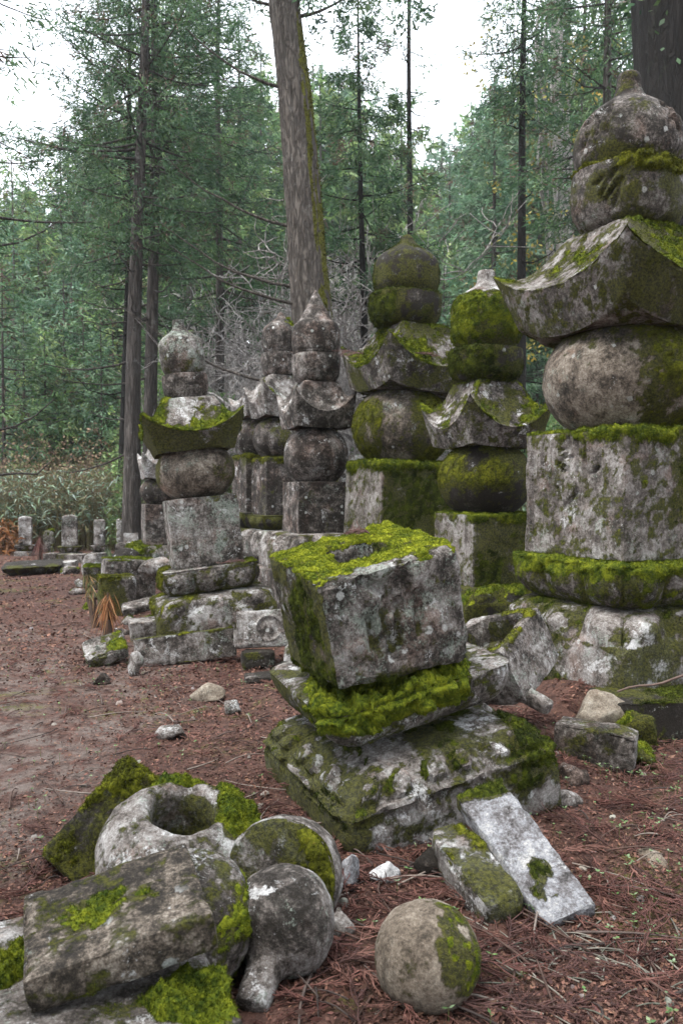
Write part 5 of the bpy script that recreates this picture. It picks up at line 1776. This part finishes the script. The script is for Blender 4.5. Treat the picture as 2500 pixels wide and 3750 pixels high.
def forest(kind, v, px, Yt, top, k=1.0):
    tr, cr, H = kinds[kind][v]
    X = px2x(px, Yt)
    z = gz(X, Yt) - .1
    s_ = (py2z(top, Yt) - z) / H
    w_ = max(.55, min(s_, 1.35)) * k if kind != 'young' else s_ * k
    rz = float(rng.uniform(0, 6.28))
    if (kind, v) not in first:
        nm, lb, gp = LAB[kind]
        r = tree_obj(nm, lb, tr, cr, 'bark_cedar', (X, Yt, z), rz, 1, gp)
        r.scale = (w_, w_, s_)
        first[(kind, v)] = r
    else:
        r = copy_tree(first[(kind, v)], None, (X, Yt, z), (0, 0, rz), (w_, w_, s_))
    shade = ('dark green', 'blue-green', 'light green')[v] if kind == 'tall' else ('blue-green', 'light green', 'dark green')[v] if kind == 'young' else ('blue-green', 'light green')[v]
    r['label'] = {'young': 'young %s conifer, foliage to the ground, in the thicket %s', 'tall': 'tall %s conifer in the wood %s', 'far': 'hazy %s conifer high on the hillside %s'}[kind] % (shade, landmark(px))


# thicket at the left behind the bamboo grass
for px, Yt, top, v in [(20, 23, 950, 2), (95, 25, 1080, 0), (170, 24, 1150, 1), (240, 26, 980, 0), (310, 24.5, 1120, 2), (375, 23.5, 1220, 0), (420, 26, 1000, 1), (60, 29, 760, 0),
                       (150, 30, 820, 1), (270, 29, 840, 0), (350, 31, 780, 2), (640, 23, 1180, 1), (1440, 26, 960, 0), (1560, 25, 1020, 0), (1620, 28, 850, 1), (1850, 26, 900, 0), (1960, 24, 980, 2), (2060, 26, 820, 0),
                       (560, 25, 1120, 2), (500, 23, 1350, 1), (470, 21, 1560, 1), (470, 18.4, 1600, 1), (500, 18.8, 1680, 1), (2200, 22, 850, 0), (1680, 23, 1150, 2)]:
    forest('young', v, px, Yt, top + int(rng.uniform(-40, 40)))
# taller trees of the wood
for px, Yt, top, v in [(60, 31, 560, 2), (160, 34, 640, 1), (235, 33, 520, 2), (320, 33, 420, 1), (400, 35, 300, 1), (620, 34, 60, 1), (700, 31, -100, 2), 
                       (960, 42, 200, 2), (1060, 46, 240, 1), (1150, 43, 270, 0), (1240, 48, 260, 1), (1320, 44, 330, 2), (880, 36, 120, 0), (1640, 38, 600, 1), (1720, 36, 470, 1), (1800, 35, 300, 0),
                       (1870, 33, 160, 1), (1970, 30, 0, 0), (2030, 31, 0, 1), (2120, 26, -200, 0), (2230, 29, -200, 2), (2330, 24, -100, 0), (30, 38, 640, 1), (120, 40, 700, 0), (560, 36, 0, 2)]:
    forest('tall', v, px, Yt, top + int(rng.uniform(-40, 40)))
# unseen conifers added behind the camera to hold off low skylight
for k in range(22):
    a_ = math.pi * (1.0 + (k + .5) / 22) + rng.uniform(-.05, .05)
    rad_ = rng.uniform(8.5, 13.5)
    X, Yt = rad_ * math.cos(a_) * 1.0 + .5, rad_ * math.sin(a_) * .9 + 1.0
    s_ = rng.uniform(.95, 1.25)
    r = copy_tree(first[('tall', k % 3)], None, (X, Yt, gz(X, Yt) - .1), (0, 0, rng.uniform(0, 6)), (s_ * 1.1, s_ * 1.1, s_))
    r['label'] = 'unseen tall conifer added behind the camera to block low skylight'
# hillside
for row, (Yt, off) in enumerate([(44, 0), (54, 60), (66, 20), (80, 90), (96, 40)]):
    for px in range(-60 + off, 2560, [150, 130, 110, 95, 85][row]):
        ridge_py = np.interp(px, [0, 200, 420, 800, 1100, 1300, 1420, 1500, 1580, 1700, 1900, 2500], [700, 650, 480, 300, 240, 230, 330, 500, 560, 400, 250, 200])
        if 820 < px < 1430 and rng.random() < (.6 if row < 3 else .15):
            continue
        forest('far', int(rng.integers(0, 2)), px + rng.uniform(-40, 40), Yt + rng.uniform(-4, 4), ridge_py + rng.uniform(-10, 170) * (1 if row < 3 else .5))


# broadleaf shrubs
def shrub(seed, H, Rm, n, cols, ll=.11, lw=.022, stems=7):
    rng = np.random.default_rng(seed)
    tr, cr = Acc(), Acc()
    for k in range(stems):
        a = rng.uniform(0, 6.28)
        u = np.linspace(0, 1, 6)[:, None]
        P = np.array([0, 0, -.1]) + np.array([math.cos(a) * Rm * .7, math.sin(a) * Rm * .7, 0]) * u ** 1.5 + np.array([0, 0, H * .95]) * u
        tr.tube(P, .02 * (1 - .7 * u[:, 0]), k=4)
    m = n // 10
    r_ = rng.random(m) ** .5
    a = rng.uniform(0, 6.28, m)
    z = rng.uniform(.15, 1, m)
    Rz = Rm * np.sin(np.pi * np.clip(z * .8 + .15, 0, 1))
    Cn = np.stack([np.cos(a) * r_ * Rz, np.sin(a) * r_ * Rz, z * H], 1)
    B = np.repeat(Cn, 10, 0) + rng.normal(0, .06, (m * 10, 3))
    D = unit(np.repeat(unit(Cn * np.array([1, 1, .4])), 10, 0) * .6 + rng.normal(0, .6, (m * 10, 3)) + np.array([0, 0, -.1]))
    cr.leaves(B, D, unit(np.cross(D, rng.normal(0, 1, D.shape))) * lw, np.full(m * 10, ll), np.repeat(shades(rng, m, cols, .3), 10, 0))
    return tr, cr


tr, cr = shrub(91, 3.2, 1.4, 6500, GREEN_LIGHT + GREEN_MID)
sh = None
for k, (px, Yt, s_) in enumerate([(700, 19.5, 1.0), (810, 21, 1.2), (930, 20.5, .8), (1000, 18.5, .55), (640, 21.5, 1.3), (1390, 20, 1.0), (1460, 19, .8), (2000, 17, .9), (1990, 13.5, .55), (1330, 18.5, .7)]):
    X = px2x(px, Yt)
    if sh is None:
        sh = tree_obj('evergreen_shrub', 'bright leafy evergreen shrub growing behind the pagodas', tr, cr, 'bark_pale', (X, Yt, gz(X, Yt)), group='leafy shrubs behind the pagodas', cat='shrub')
        sh.scale = (s_,) * 3
    else:
        c_ = copy_tree(sh, None, (X, Yt, gz(X, Yt)), (0, 0, k * 1.3), (s_,) * 3)
        c_['label'] = '%s leafy evergreen shrub %s' % ('tall' if s_ > .9 else 'low', 'behind the pair of far pagodas' if 820 < px < 1100 else 'between the onion-topped and cone-topped pagodas' if 1300 < px < 1420 else landmark(px))


# dry twiggy shrubs
def dry_shrub(seed, H):
    rng = np.random.default_rng(seed)
    tr = Acc()
    for k in range(26):
        a = rng.uniform(0, 6.28)
        L = H * rng.uniform(.6, 1.1)
        sp = rng.uniform(.2, .9)
        u = np.linspace(0, 1, 7)[:, None]
        P = np.array([rng.normal(0, .2), rng.normal(0, .2), -.1]) + np.array([math.cos(a) * L * sp, math.sin(a) * L * sp, 0]) * u + np.array([0, 0, L]) * (u - .35 * sp * u * u) + rng.normal(0, .04, (7, 3)) * u
        col = shades(rng, 1, [(.24, .17, .12), (.30, .22, .16), (.17, .11, .085)])[0]
        tr.tube(P, .012 * (1 - .7 * u[:, 0]), col, k=4)
        for j in range(9):
            i = rng.integers(2, 7)
            d = unit(rng.normal(0, 1, 3) + np.array([0, 0, .5]))
            tr.tube(np.array([P[i], P[i] + d * rng.uniform(.15, .5) * .6, P[i] + d * rng.uniform(.3, .6) + rng.normal(0, .08, 3)]), [.006, .004, .002], col, k=3)
    n = 700
    B = np.stack([rng.normal(0, .6, n), rng.normal(0, .6, n), rng.uniform(.3, H, n)], 1)
    D = unit(rng.normal(0, 1, (n, 3)))
    tr.leaves(B, D, unit(np.cross(D, rng.normal(0, 1, D.shape))) * .02, np.full(n, .07), shades(rng, n, [(.22, .15, .10), (.17, .17, .08), (.28, .20, .13)]))
    return tr


ds = dry_shrub(95, 2.0)
d0 = None
for k, (px, Yt, s_) in enumerate([(130, 21.5, 1.2), (230, 22.5, 1.4), (300, 21, 1.1), (380, 22, 1.25), (430, 20.5, 1.0), (60, 22.5, 1.3), (340, 23.5, 1.6), (200, 24, 1.6), (880, 19.5, 1.0), (660, 18.5, .8), (20, 20.8, 1.1), (100, 20.2, .95), (270, 20.4, 1.05), (345, 20.0, .9), (455, 19.6, .95)]):
    X = px2x(px, Yt)
    if d0 is None:
        d0 = empty('dry_shrub', (X, Yt, gz(X, Yt)))
        tag(d0, 'leafless brown twiggy shrub of smaller spread above the bamboo grass', 'shrub', 'twiggy shrubs at the edge of the wood')
        link('twigs', ds.mesh('twigs'), M['sprig'], d0)
        d0.scale = (s_,) * 3
    else:
        c_ = copy_tree(d0, None, (X, Yt, gz(X, Yt)), (0, 0, k * 2.1), (s_,) * 3)
        c_['label'] = 'leafless brown twiggy shrub %s %s' % ('of larger spread' if s_ > 1.22 else 'of smaller spread', landmark(px) if px > 330 else 'above the bamboo grass')

# bamboo grass bank
rng = np.random.default_rng(44)
ac = Acc()
for px0, px1, Y0, Y1, hh, cnt in [(-80, 480, 18.6, 21.5, 1.85, 850), (540, 1000, 17.0, 19.0, 1.2, 220), (1880, 2080, 10.2, 12.0, 1.9, 120), (1960, 2010, 8.2, 8.8, 1.75, 26)]:
    for k in range(cnt):
        Yk = rng.uniform(Y0, Y1)
        X = px2x(rng.uniform(px0, px1), Yk)
        z0 = gz(X, Yk)
        h = hh * rng.uniform(.45, 1.1)
        d = rng.normal(0, .22, 2)
        u = np.linspace(0, 1, 4)[:, None]
        P = np.array([X, Yk, z0]) + np.concatenate([d * h * u ** 1.6, h * u], 1)
        ac.tube(P, .006, (.16, .14, .07), k=3)
        m = rng.integers(5, 10)
        B = np.repeat(P[-1:], m, 0) - np.array([0, 0, 1.0]) * (rng.random((m, 1)) ** 1.5) * h * .55 + rng.normal(0, .04, (m, 3))
        a = rng.uniform(0, 6.28, m)
        D = unit(np.stack([np.cos(a), np.sin(a), rng.uniform(-.5, .35, m)], 1))
        W = unit(np.cross(D, np.array([0, 0, 1.0]) + rng.normal(0, .3, (m, 3)))) * .021
        ac.leaves(B, D, W, rng.uniform(.16, .32, m), shades(rng, m, [(.18, .245, .175), (.13, .19, .11), (.27, .33, .27), (.20, .18, .10)], .25), bend=rng.uniform(.1, .5, m))
o = link('bamboo_grass', ac.mesh('bamboo_grass', smooth=False), M['sprig'])
tag(o, 'grey-green bamboo grass along the edge of the wood', 'bamboo grass', kind='stuff')

# rust-coloured dead fern bank at the far edge
ac = Acc()
for k in range(900):
    Yk = rng.uniform(17.5, 19.5)
    X = px2x(rng.uniform(-160, 105), Yk)
    z0 = gz(X, Yk)
    D = unit(rng.normal(0, .6, (1, 3)) + np.array([0, -.2, .5]))
    B = np.array([[X, Yk, z0 + rng.random() * .7]])
    ac.leaves(B, D, unit(np.cross(D, rng.normal(0, 1, (1, 3)))) * .03, np.array([.3]), shades(rng, 1, [(.26, .12, .045), (.18, .085, .04), (.12, .07, .04)]), bend=.4)
o = link('dead_ferns', ac.mesh('dead_ferns', smooth=False), M['sprig'])
tag(o, 'rust-coloured dead ferns at the far edge of the path', 'ferns', kind='stuff')

# ---------------------------------------------------------------- litter on the forest floor
rng = np.random.default_rng(55)
LIT = [(.125, .060, .045), (.088, .040, .032), (.17, .088, .063), (.20, .105, .075), (.05, .027, .022), (.14, .075, .055), (.10, .048, .036), (.075, .036, .028)]
ac = Acc()
n = 130000
Yl = 1.9 * (17 / 1.9) ** (rng.random(n) ** 1.15)
pxl = rng.uniform(-60, 2560, n)
X = px2x(pxl, Yl)
dens_ = vnoise(np.stack([X * .9, Yl * .9, 0 * X], -1), 21)
onpath = sm(-X, .9, 1.5) * sm(-Yl, -8, -5.5)
keep = rng.random(n) < np.clip(.8 + .5 * dens_ - .35 * onpath, .15, 1)
X, Yl = X[keep], Yl[keep]
n = len(X)
Z = ground_z(X, Yl) + .006
B = np.stack([X, Yl, Z], 1)
a = rng.uniform(0, 6.28, n)
D = unit(np.stack([np.cos(a), np.sin(a), rng.normal(.15, .3, n)], 1))
sz = rng.uniform(.009, .030, n) * np.clip(Yl / 4.5, .8, 2.2)
W = unit(np.cross(D, np.array([0, 0, 1.0]) + rng.normal(0, .5, (n, 3)))) * (sz * rng.uniform(.10, .34, n))[:, None]
ac.leaves(B, D, W, sz, shades(rng, n, LIT, .35))
for bx_, by_, br_, cnt_ in [(.252, 2.30, .11, 380), (-.18, 2.47, .12, 300), (-.15, 2.80, .19, 260), (-.615, 2.99, .30, 420), (-.95, 3.13, .22, 320), (.48, 2.87, .18, 420), (.67, 2.93, .24, 420), (.28, 3.83, .66, 1500),
                              (1.0, 4.5, .30, 420), (1.35, 4.18, .2, 260), (2.05, 4.75, .5, 700), (-1.35, 6.83, .4, 420), (-1.31, 8.1, .72, 500), (-.66, 6.75, .26, 260), (-2.02, 6.75, .2, 200), (-.6, 2.1, .52, 500)]:
    aa3 = rng.uniform(0, 6.28, cnt_)
    dd3 = np.abs(rng.normal(0, .07, cnt_))
    Xb, Yb = bx_ + (br_ + dd3 - .02) * np.cos(aa3), by_ + (br_ + dd3 - .02) * np.sin(aa3)
    Bb = np.stack([Xb, Yb, ground_q(Xb, Yb) + .006 + .030 * np.exp(-dd3 / .035) * rng.random(cnt_)], 1)
    a3 = rng.uniform(0, 6.28, cnt_)
    Db = unit(np.stack([np.cos(a3), np.sin(a3), rng.normal(.1, .35, cnt_)], 1))
    sb = rng.uniform(.015, .045, cnt_)
    ac.leaves(Bb, Db, unit(np.cross(Db, rng.normal(0, 1, (cnt_, 3)))) * (sb * .16)[:, None], sb, shades(rng, cnt_, LIT, .4))
o = link('leaf_litter', ac.mesh('leaf_litter', smooth=False), M['litter'])
tag(o, 'reddish-brown leaf and needle litter covering the ground', 'leaf litter', kind='stuff')


def frond(ac, x, y, az, L, rng, col, lift=.02, dense=1.0):
    """a shed cedar spray: a curved stem with rope-like side shoots"""
    k = 7
    u = np.linspace(0, 1, k)
    bend = rng.normal(0, .5)
    th = az + bend * u + .25 * np.sin(u * 5 + bend * 9)
    P = np.stack([x + np.cumsum(np.cos(th)) * L / k, y + np.cumsum(np.sin(th)) * L / k, 0 * u], 1)
    P[:, 2] = ground_q(P[:, 0], P[:, 1]) + .008 + lift * np.sin(u * math.pi) * rng.uniform(.3, 1.6)
    ac.tube(P, np.linspace(.0028, .0012, k), col * .8, k=3)
    m = int(rng.integers(11, 19) * dense)
    for j in range(m):
        t_ = rng.uniform(.12, 1.0)
        i = min(int(t_ * (k - 1)), k - 2)
        p0 = P[i] + (P[i + 1] - P[i]) * (t_ * (k - 1) - i)
        sgn = 1 if j % 2 else -1
        a = th[i] + sgn * rng.uniform(.35, .8)
        l = L * rng.uniform(.22, .48) * (1.15 - .5 * t_)
        v = np.linspace(0, 1, 4)
        a2 = a - sgn * .5 * v
        Q = np.stack([p0[0] + np.cumsum(np.cos(a2)) * l / 4, p0[1] + np.cumsum(np.sin(a2)) * l / 4, 0 * v], 1)
        Q[0, :2] = p0[:2]
        Q[:, 2] = np.maximum(ground_q(Q[:, 0], Q[:, 1]) + .006, p0[2] + rng.normal(0, .012) * v)
        cq = col * rng.uniform(.6, 1.35)
        ac.tube(Q, np.array([.0016, .0018, .0015, .0006]) * rng.uniform(.8, 1.3), cq, k=3)
        w_ = rng.random((9, 1))
        i3 = np.minimum((w_ * 3).astype(int), 2)[:, 0]
        Bn = Q[i3] + (Q[i3 + 1] - Q[i3]) * (w_ * 3 - i3[:, None])
        Dn = unit(unit(Q[i3 + 1] - Q[i3]) + rng.normal(0, .45, (9, 3)))
        ac.tris(Bn, Dn, unit(np.cross(Dn, rng.normal(0, 1, (9, 3)))) * .0014, rng.uniform(.008, .016, 9), cq * 1.1)


rng = np.random.default_rng(66)
ac = Acc()
FR = [(.125, .057, .046), (.098, .044, .037), (.16, .08, .063), (.08, .041, .036)]
cnt = 0
while cnt < 560:
    Yk = 2.0 * (9.0 / 2.0) ** rng.random()
    px = rng.uniform(0, 2560)
    X = px2x(px, Yk)
    wt = .25 + .75 * sm(X, -.3, .5) + (.25 if Yk < 5 else 0)
    if vnoise(np.array([[X * 1.1, Yk * 1.1, 2.0]]), 12)[0] + rng.uniform(-.4, .6) < .55 - wt * .6:
        continue
    frond(ac, X, Yk, rng.uniform(0, 6.28), rng.uniform(.16, .38), rng, np.array(FR[rng.integers(0, 4)]) * rng.uniform(.8, 1.3))
    cnt += 1
for px, py, az, L in [(1300, 3300, .3, .4), (1450, 3260, .1, .45), (1250, 3330, -.3, .35), (1350, 3420, 2.2, .35), (1240, 3560, 1.0, .35), (1750, 3600, 2.0, .4), (1850, 3560, 1.4, .4), (1300, 3690, .4, .4), (1480, 3720, .0, .4),
                      (1900, 3450, 2.4, .35), (200, 3230, .1, .3), (260, 3260, .4, .3), (120, 3210, -.1, .3), (900, 2950, .6, .4), (1000, 2880, .3, .5), (850, 2860, -.2, .45), (600, 2480, .9, .5), (520, 2540, 1.2, .4),
                      (2300, 2950, 1.0, .5), (2400, 3050, .6, .5), (2150, 3000, 2.6, .45), (2350, 3200, 2.1, .5), (2100, 3350, .2, .4), (2450, 3500, 1.8, .4), (2250, 3600, .6, .5), (2000, 3650, 2.8, .45), (400, 3700, .2, .3)]:
    Yk = (CAMZ) * FPX / (py - HOR)
    frond(ac, px2x(px, Yk), Yk, az, L, rng, np.array(FR[rng.integers(0, 4)]), lift=.04, dense=1.3)
o = link('fallen_cedar_sprays', ac.mesh('fallen_cedar_sprays'), M['litter'])
tag(o, 'red-brown cedar sprays strewn over the ground', 'cedar litter', kind='stuff')

# sprays lying on the stones
for nm, lb, x, y, z, az, L, cnt in [('cedar_spray', 'dry cedar spray lying by the hole of the leaning block', .15, 3.86, 1.262, 2.6, .12, 3),
                                    ('cedar_spray', 'dry cedar spray caught on the roof of the mossy onion-topped pagoda', px2x(1470, 8.85), 8.85, 2.98, .0, .40, 3),
                                    ('cedar_spray', 'brown cedar spray stuck behind the roof horn of the onion-topped pagoda', px2x(1325, 8.95), 8.95, 3.00, 1.9, .30, 4),
                                    ('cedar_spray', 'brown cedar spray on the slab of the leaning pagoda', -1.22, 7.70, .745, .4, .3, 3)]:
    ac = Acc()
    for k in range(cnt):
        frond(ac, 0, 0, az + k * .5, L, rng, np.array([.15, .085, .075]), lift=.02)
    zmin = min(v[:, 2].min() for v in ac.V)
    for v in ac.V:
        v[:, 2] -= zmin
    o = link(nm, ac.mesh(nm), M['litter'], None, (x, y, z))
    tag(o, lb, 'cedar spray')

# dark twigs and bleached twigs
ac = Acc()
rng = np.random.default_rng(67)
for k in range(420):
    Yk = 2.0 * (10.0 / 2.0) ** rng.random()
    X = px2x(rng.uniform(0, 2550), Yk)
    a = rng.uniform(0, 6.28)
    L = rng.uniform(.08, .4)
    u = np.linspace(0, 1, 5)
    P = np.stack([X + np.cos(a + .4 * u * rng.normal()) * L * u, Yk + np.sin(a + .3 * u * rng.normal()) * L * u, 0 * u], 1)
    P[:, 2] = ground_q(P[:, 0], P[:, 1]) + .010 + .03 * rng.random() * np.sin(u * 3)
    c = np.array([(.05, .038, .034), (.10, .075, .065), (.20, .165, .14), (.08, .05, .04)][rng.integers(0, 4)])
    ac.tube(P, np.linspace(.004, .0018, 5) * rng.uniform(.7, 1.5), c, k=4)
for k in range(85):                           # bleached tangle in the corner
    Yk = rng.normal(2.45, .16)
    X = rng.normal(.85, .20)
    a = rng.normal(2.5, .9)
    L = rng.uniform(.04, .17)
    u = np.linspace(0, 1, 5)
    P = np.stack([X + np.cos(a) * L * u, Yk + np.sin(a) * L * u, 0 * u], 1)
    P[:, 2] = ground_q(P[:, 0], P[:, 1]) + .008 + .010 * rng.random() * np.sin(u * 3)
    ac.tube(P, np.linspace(.0035, .0016, 5), np.array([(.16, .15, .125), (.11, .115, .09), (.20, .18, .15)][rng.integers(0, 3)]), k=4)
o = link('twigs', ac.mesh('twigs'), M['litter'])
tag(o, 'thin dark and bleached twigs lying on the litter', 'twigs', kind='stuff')
ac = Acc()
u = np.linspace(0, 1, 8)
ac.tube(np.stack([1.62 + .42 * u, 4.62 - .10 * u, .30 + .13 * u + .01 * np.sin(u * 9)], 1), np.linspace(.006, .008, 8), (.13, .09, .075), k=6)
o = link('stick', ac.mesh('stick'), M['litter'])
tag(o, 'straight stick lying slanted over the kerb of the great pagoda', 'stick')

# pale pebbles
ac = Acc()
for k in range(150):
    Yk = 2.0 * (9.0 / 2.0) ** rng.random()
    X = px2x(rng.uniform(0, 2550), Yk)
    r = rng.uniform(.005, .016) * (1 + .15 * Yk)
    th = np.arange(6) / 6 * 6.283
    top = np.stack([np.cos(th) * .6, np.sin(th) * .6, th * 0 + .55], 1) * r * rng.uniform(.7, 1.3, (6, 3))
    bot = np.stack([np.cos(th), np.sin(th), th * 0 - .2], 1) * r * rng.uniform(.7, 1.3, (6, 3))
    V = np.concatenate([bot, top, [[0, 0, r * .7]]]) + np.array([X, Yk, gz(X, Yk)])
    F = [(i, (i + 1) % 6, 6 + (i + 1) % 6, 6 + i) for i in range(6)]
    T = [(6 + i, 6 + (i + 1) % 6, 12) for i in range(6)]
    c = shades(rng, 1, [(.20, .18, .16), (.14, .12, .105), (.27, .24, .215), (.17, .11, .085)])[0]
    n0 = ac.n
    ac.add(V, F, c)
    ac.F.append(np.array(T) + n0)
o = link('pebbles', ac.mesh('pebbles'), M['litter'])
tag(o, 'small pebbles scattered through the litter', 'pebbles', kind='stuff')

# seedlings
ac = Acc()
for x0, y0, sx, sy, cnt in [(1.5, 3.3, .5, .7, 170), (1.3, 2.5, .4, .4, 90), (-1.4, 3.6, .5, .6, 50), (-1.6, 5.2, .7, 1.2, 90), (.5, 2.6, .5, .4, 50), (-1.0, 6.0, .6, .6, 60), (1.6, 4.1, .3, .3, 50), (-2.6, 8, 1, 1.5, 70)]:
    for k in range(cnt):
        x, y = rng.normal(x0, sx), rng.normal(y0, sy)
        if y < 1.9:
            continue
        z = gz(x, y)
        h = rng.uniform(.015, .06)
        m = rng.integers(2, 4)
        a = rng.uniform(0, 6.28) + np.arange(m) * 6.28 / m
        B = np.repeat([[x, y, z + h]], m, 0)
        D = unit(np.stack([np.cos(a), np.sin(a), rng.uniform(.0, .6, m)], 1))
        W = unit(np.cross(D, [0, 0, 1.0])) * .0050 * rng.uniform(.6, 1.4)
        ac.leaves(B, D, W, np.full(m, .013) * rng.uniform(.7, 1.7), shades(rng, m, [(.10, .17, .06), (.15, .23, .10), (.08, .14, .05), (.20, .27, .15)]))
        ac.tube(np.array([[x, y, z - .005], [x, y, z + h]]), .0012, (.14, .16, .06), k=3)
o = link('seedlings', ac.mesh('seedlings', smooth=False), M['sprig'])
tag(o, 'tiny pale green seedlings sprouting through the litter', 'seedlings', kind='stuff')


# ---------------------------------------------------------------- flower stakes with dried sprigs
def stake(label, px, py, Yk, hpost, cols, L, n, rz=0, spread=.5):
    X = px2x(px, Yk)
    root = empty('flower_stake', (X, Yk, gz(X, Yk) - .03), (0, R_(rz), 0))
    tag(root, label, 'flower stake', 'wooden flower stakes by the path')
    ac = Acc()
    zz = np.linspace(0, hpost, 5)
    ac.tube(np.stack([0 * zz, 0 * zz, zz], 1), .045, k=10)
    ac.tube(np.array([[0, 0, hpost - .002], [0, 0, hpost + .001]]), [.045, .002], k=10)
    link('post', ac.mesh('post'), M['wood'], root)
    rg = np.random.default_rng(int(px))
    ac = Acc()
    a = rg.uniform(0, 6.28, n)
    up = rg.uniform(.0, 1.0, n)
    B = np.stack([rg.normal(0, .02, n), rg.normal(0, .02, n), hpost + .17 + rg.uniform(-.08, .10, n)], 1)
    D = unit(np.stack([np.cos(a) * spread * (.3 + up), np.sin(a) * spread * (.3 + up), -1.0 + .75 * up * rg.random(n)], 1))
    ac.leaves(B, D, unit(np.cross(D, rg.normal(0, 1, (n, 3)))) * .0045, rg.uniform(.4, 1.1, n) * L, shades(rg, n, cols, .4), bend=.2)
    ac.tube(np.array([[0, 0, hpost - .05], [0, 0, hpost + .26]]), .008, (.10, .07, .05), k=4)
    o = link('sprig', ac.mesh('sprig', smooth=False), M['sprig'], root)
    return root


stake('wooden stake with a drooping rust-orange dried sprig, beside the tilted flat slab', 392, 2370, 7.35, .30, [(.30, .13, .055), (.22, .095, .05), (.36, .19, .09)], .27, 150)
stake('dark stake holding a half-green needle sprig, behind the rust-orange one', 348, 2290, 8.4, .34, [(.12, .15, .06), (.20, .19, .08), (.28, .17, .08)], .20, 90, rz=-8)
stake('stake with a fresh green needle sprig before the moss-capped kerb block', 392, 2070, 13.0, .30, [(.08, .16, .09), (.12, .20, .11), (.22, .26, .14)], .36, 110)
stake('short stake with a dead reddish sprig among the far gravestones', 143, 2035, 16.3, .28, [(.20, .10, .085), (.15, .075, .065)], .45, 160, spread=.35)

# ---------------------------------------------------------------- haze
hv = [(-170, -26, -3), (170, -26, -3), (170, 235, -3), (-170, 235, -3), (-170, -26, 52), (170, -26, 52), (170, 235, 52), (-170, 235, 52)]
hf = [(0, 3, 2, 1), (4, 5, 6, 7), (0, 1, 5, 4), (1, 2, 6, 5), (2, 3, 7, 6), (3, 0, 4, 7)]
hm = bpy.data.materials.new('morning_haze')
hm.use_nodes = True
for nd in list(hm.node_tree.nodes):
    if nd.type == 'BSDF_PRINCIPLED':
        hm.node_tree.nodes.remove(nd)
pv = hm.node_tree.nodes.new('ShaderNodeVolumePrincipled')
pv.inputs['Color'].default_value = (.86, .93, 1.0, 1)
pv.inputs['Density'].default_value = 0.00055
pv.inputs['Anisotropy'].default_value = 0.2
hm.node_tree.links.new(pv.outputs[0], [k for k in hm.node_tree.nodes if k.type == 'OUTPUT_MATERIAL'][0].inputs['Volume'])
hz = link('haze', mkmesh('haze', np.array(hv, float), np.array(hf), smooth=False), hm)
tag(hz, 'pale blue haze hanging between the trees', 'haze', kind='stuff')
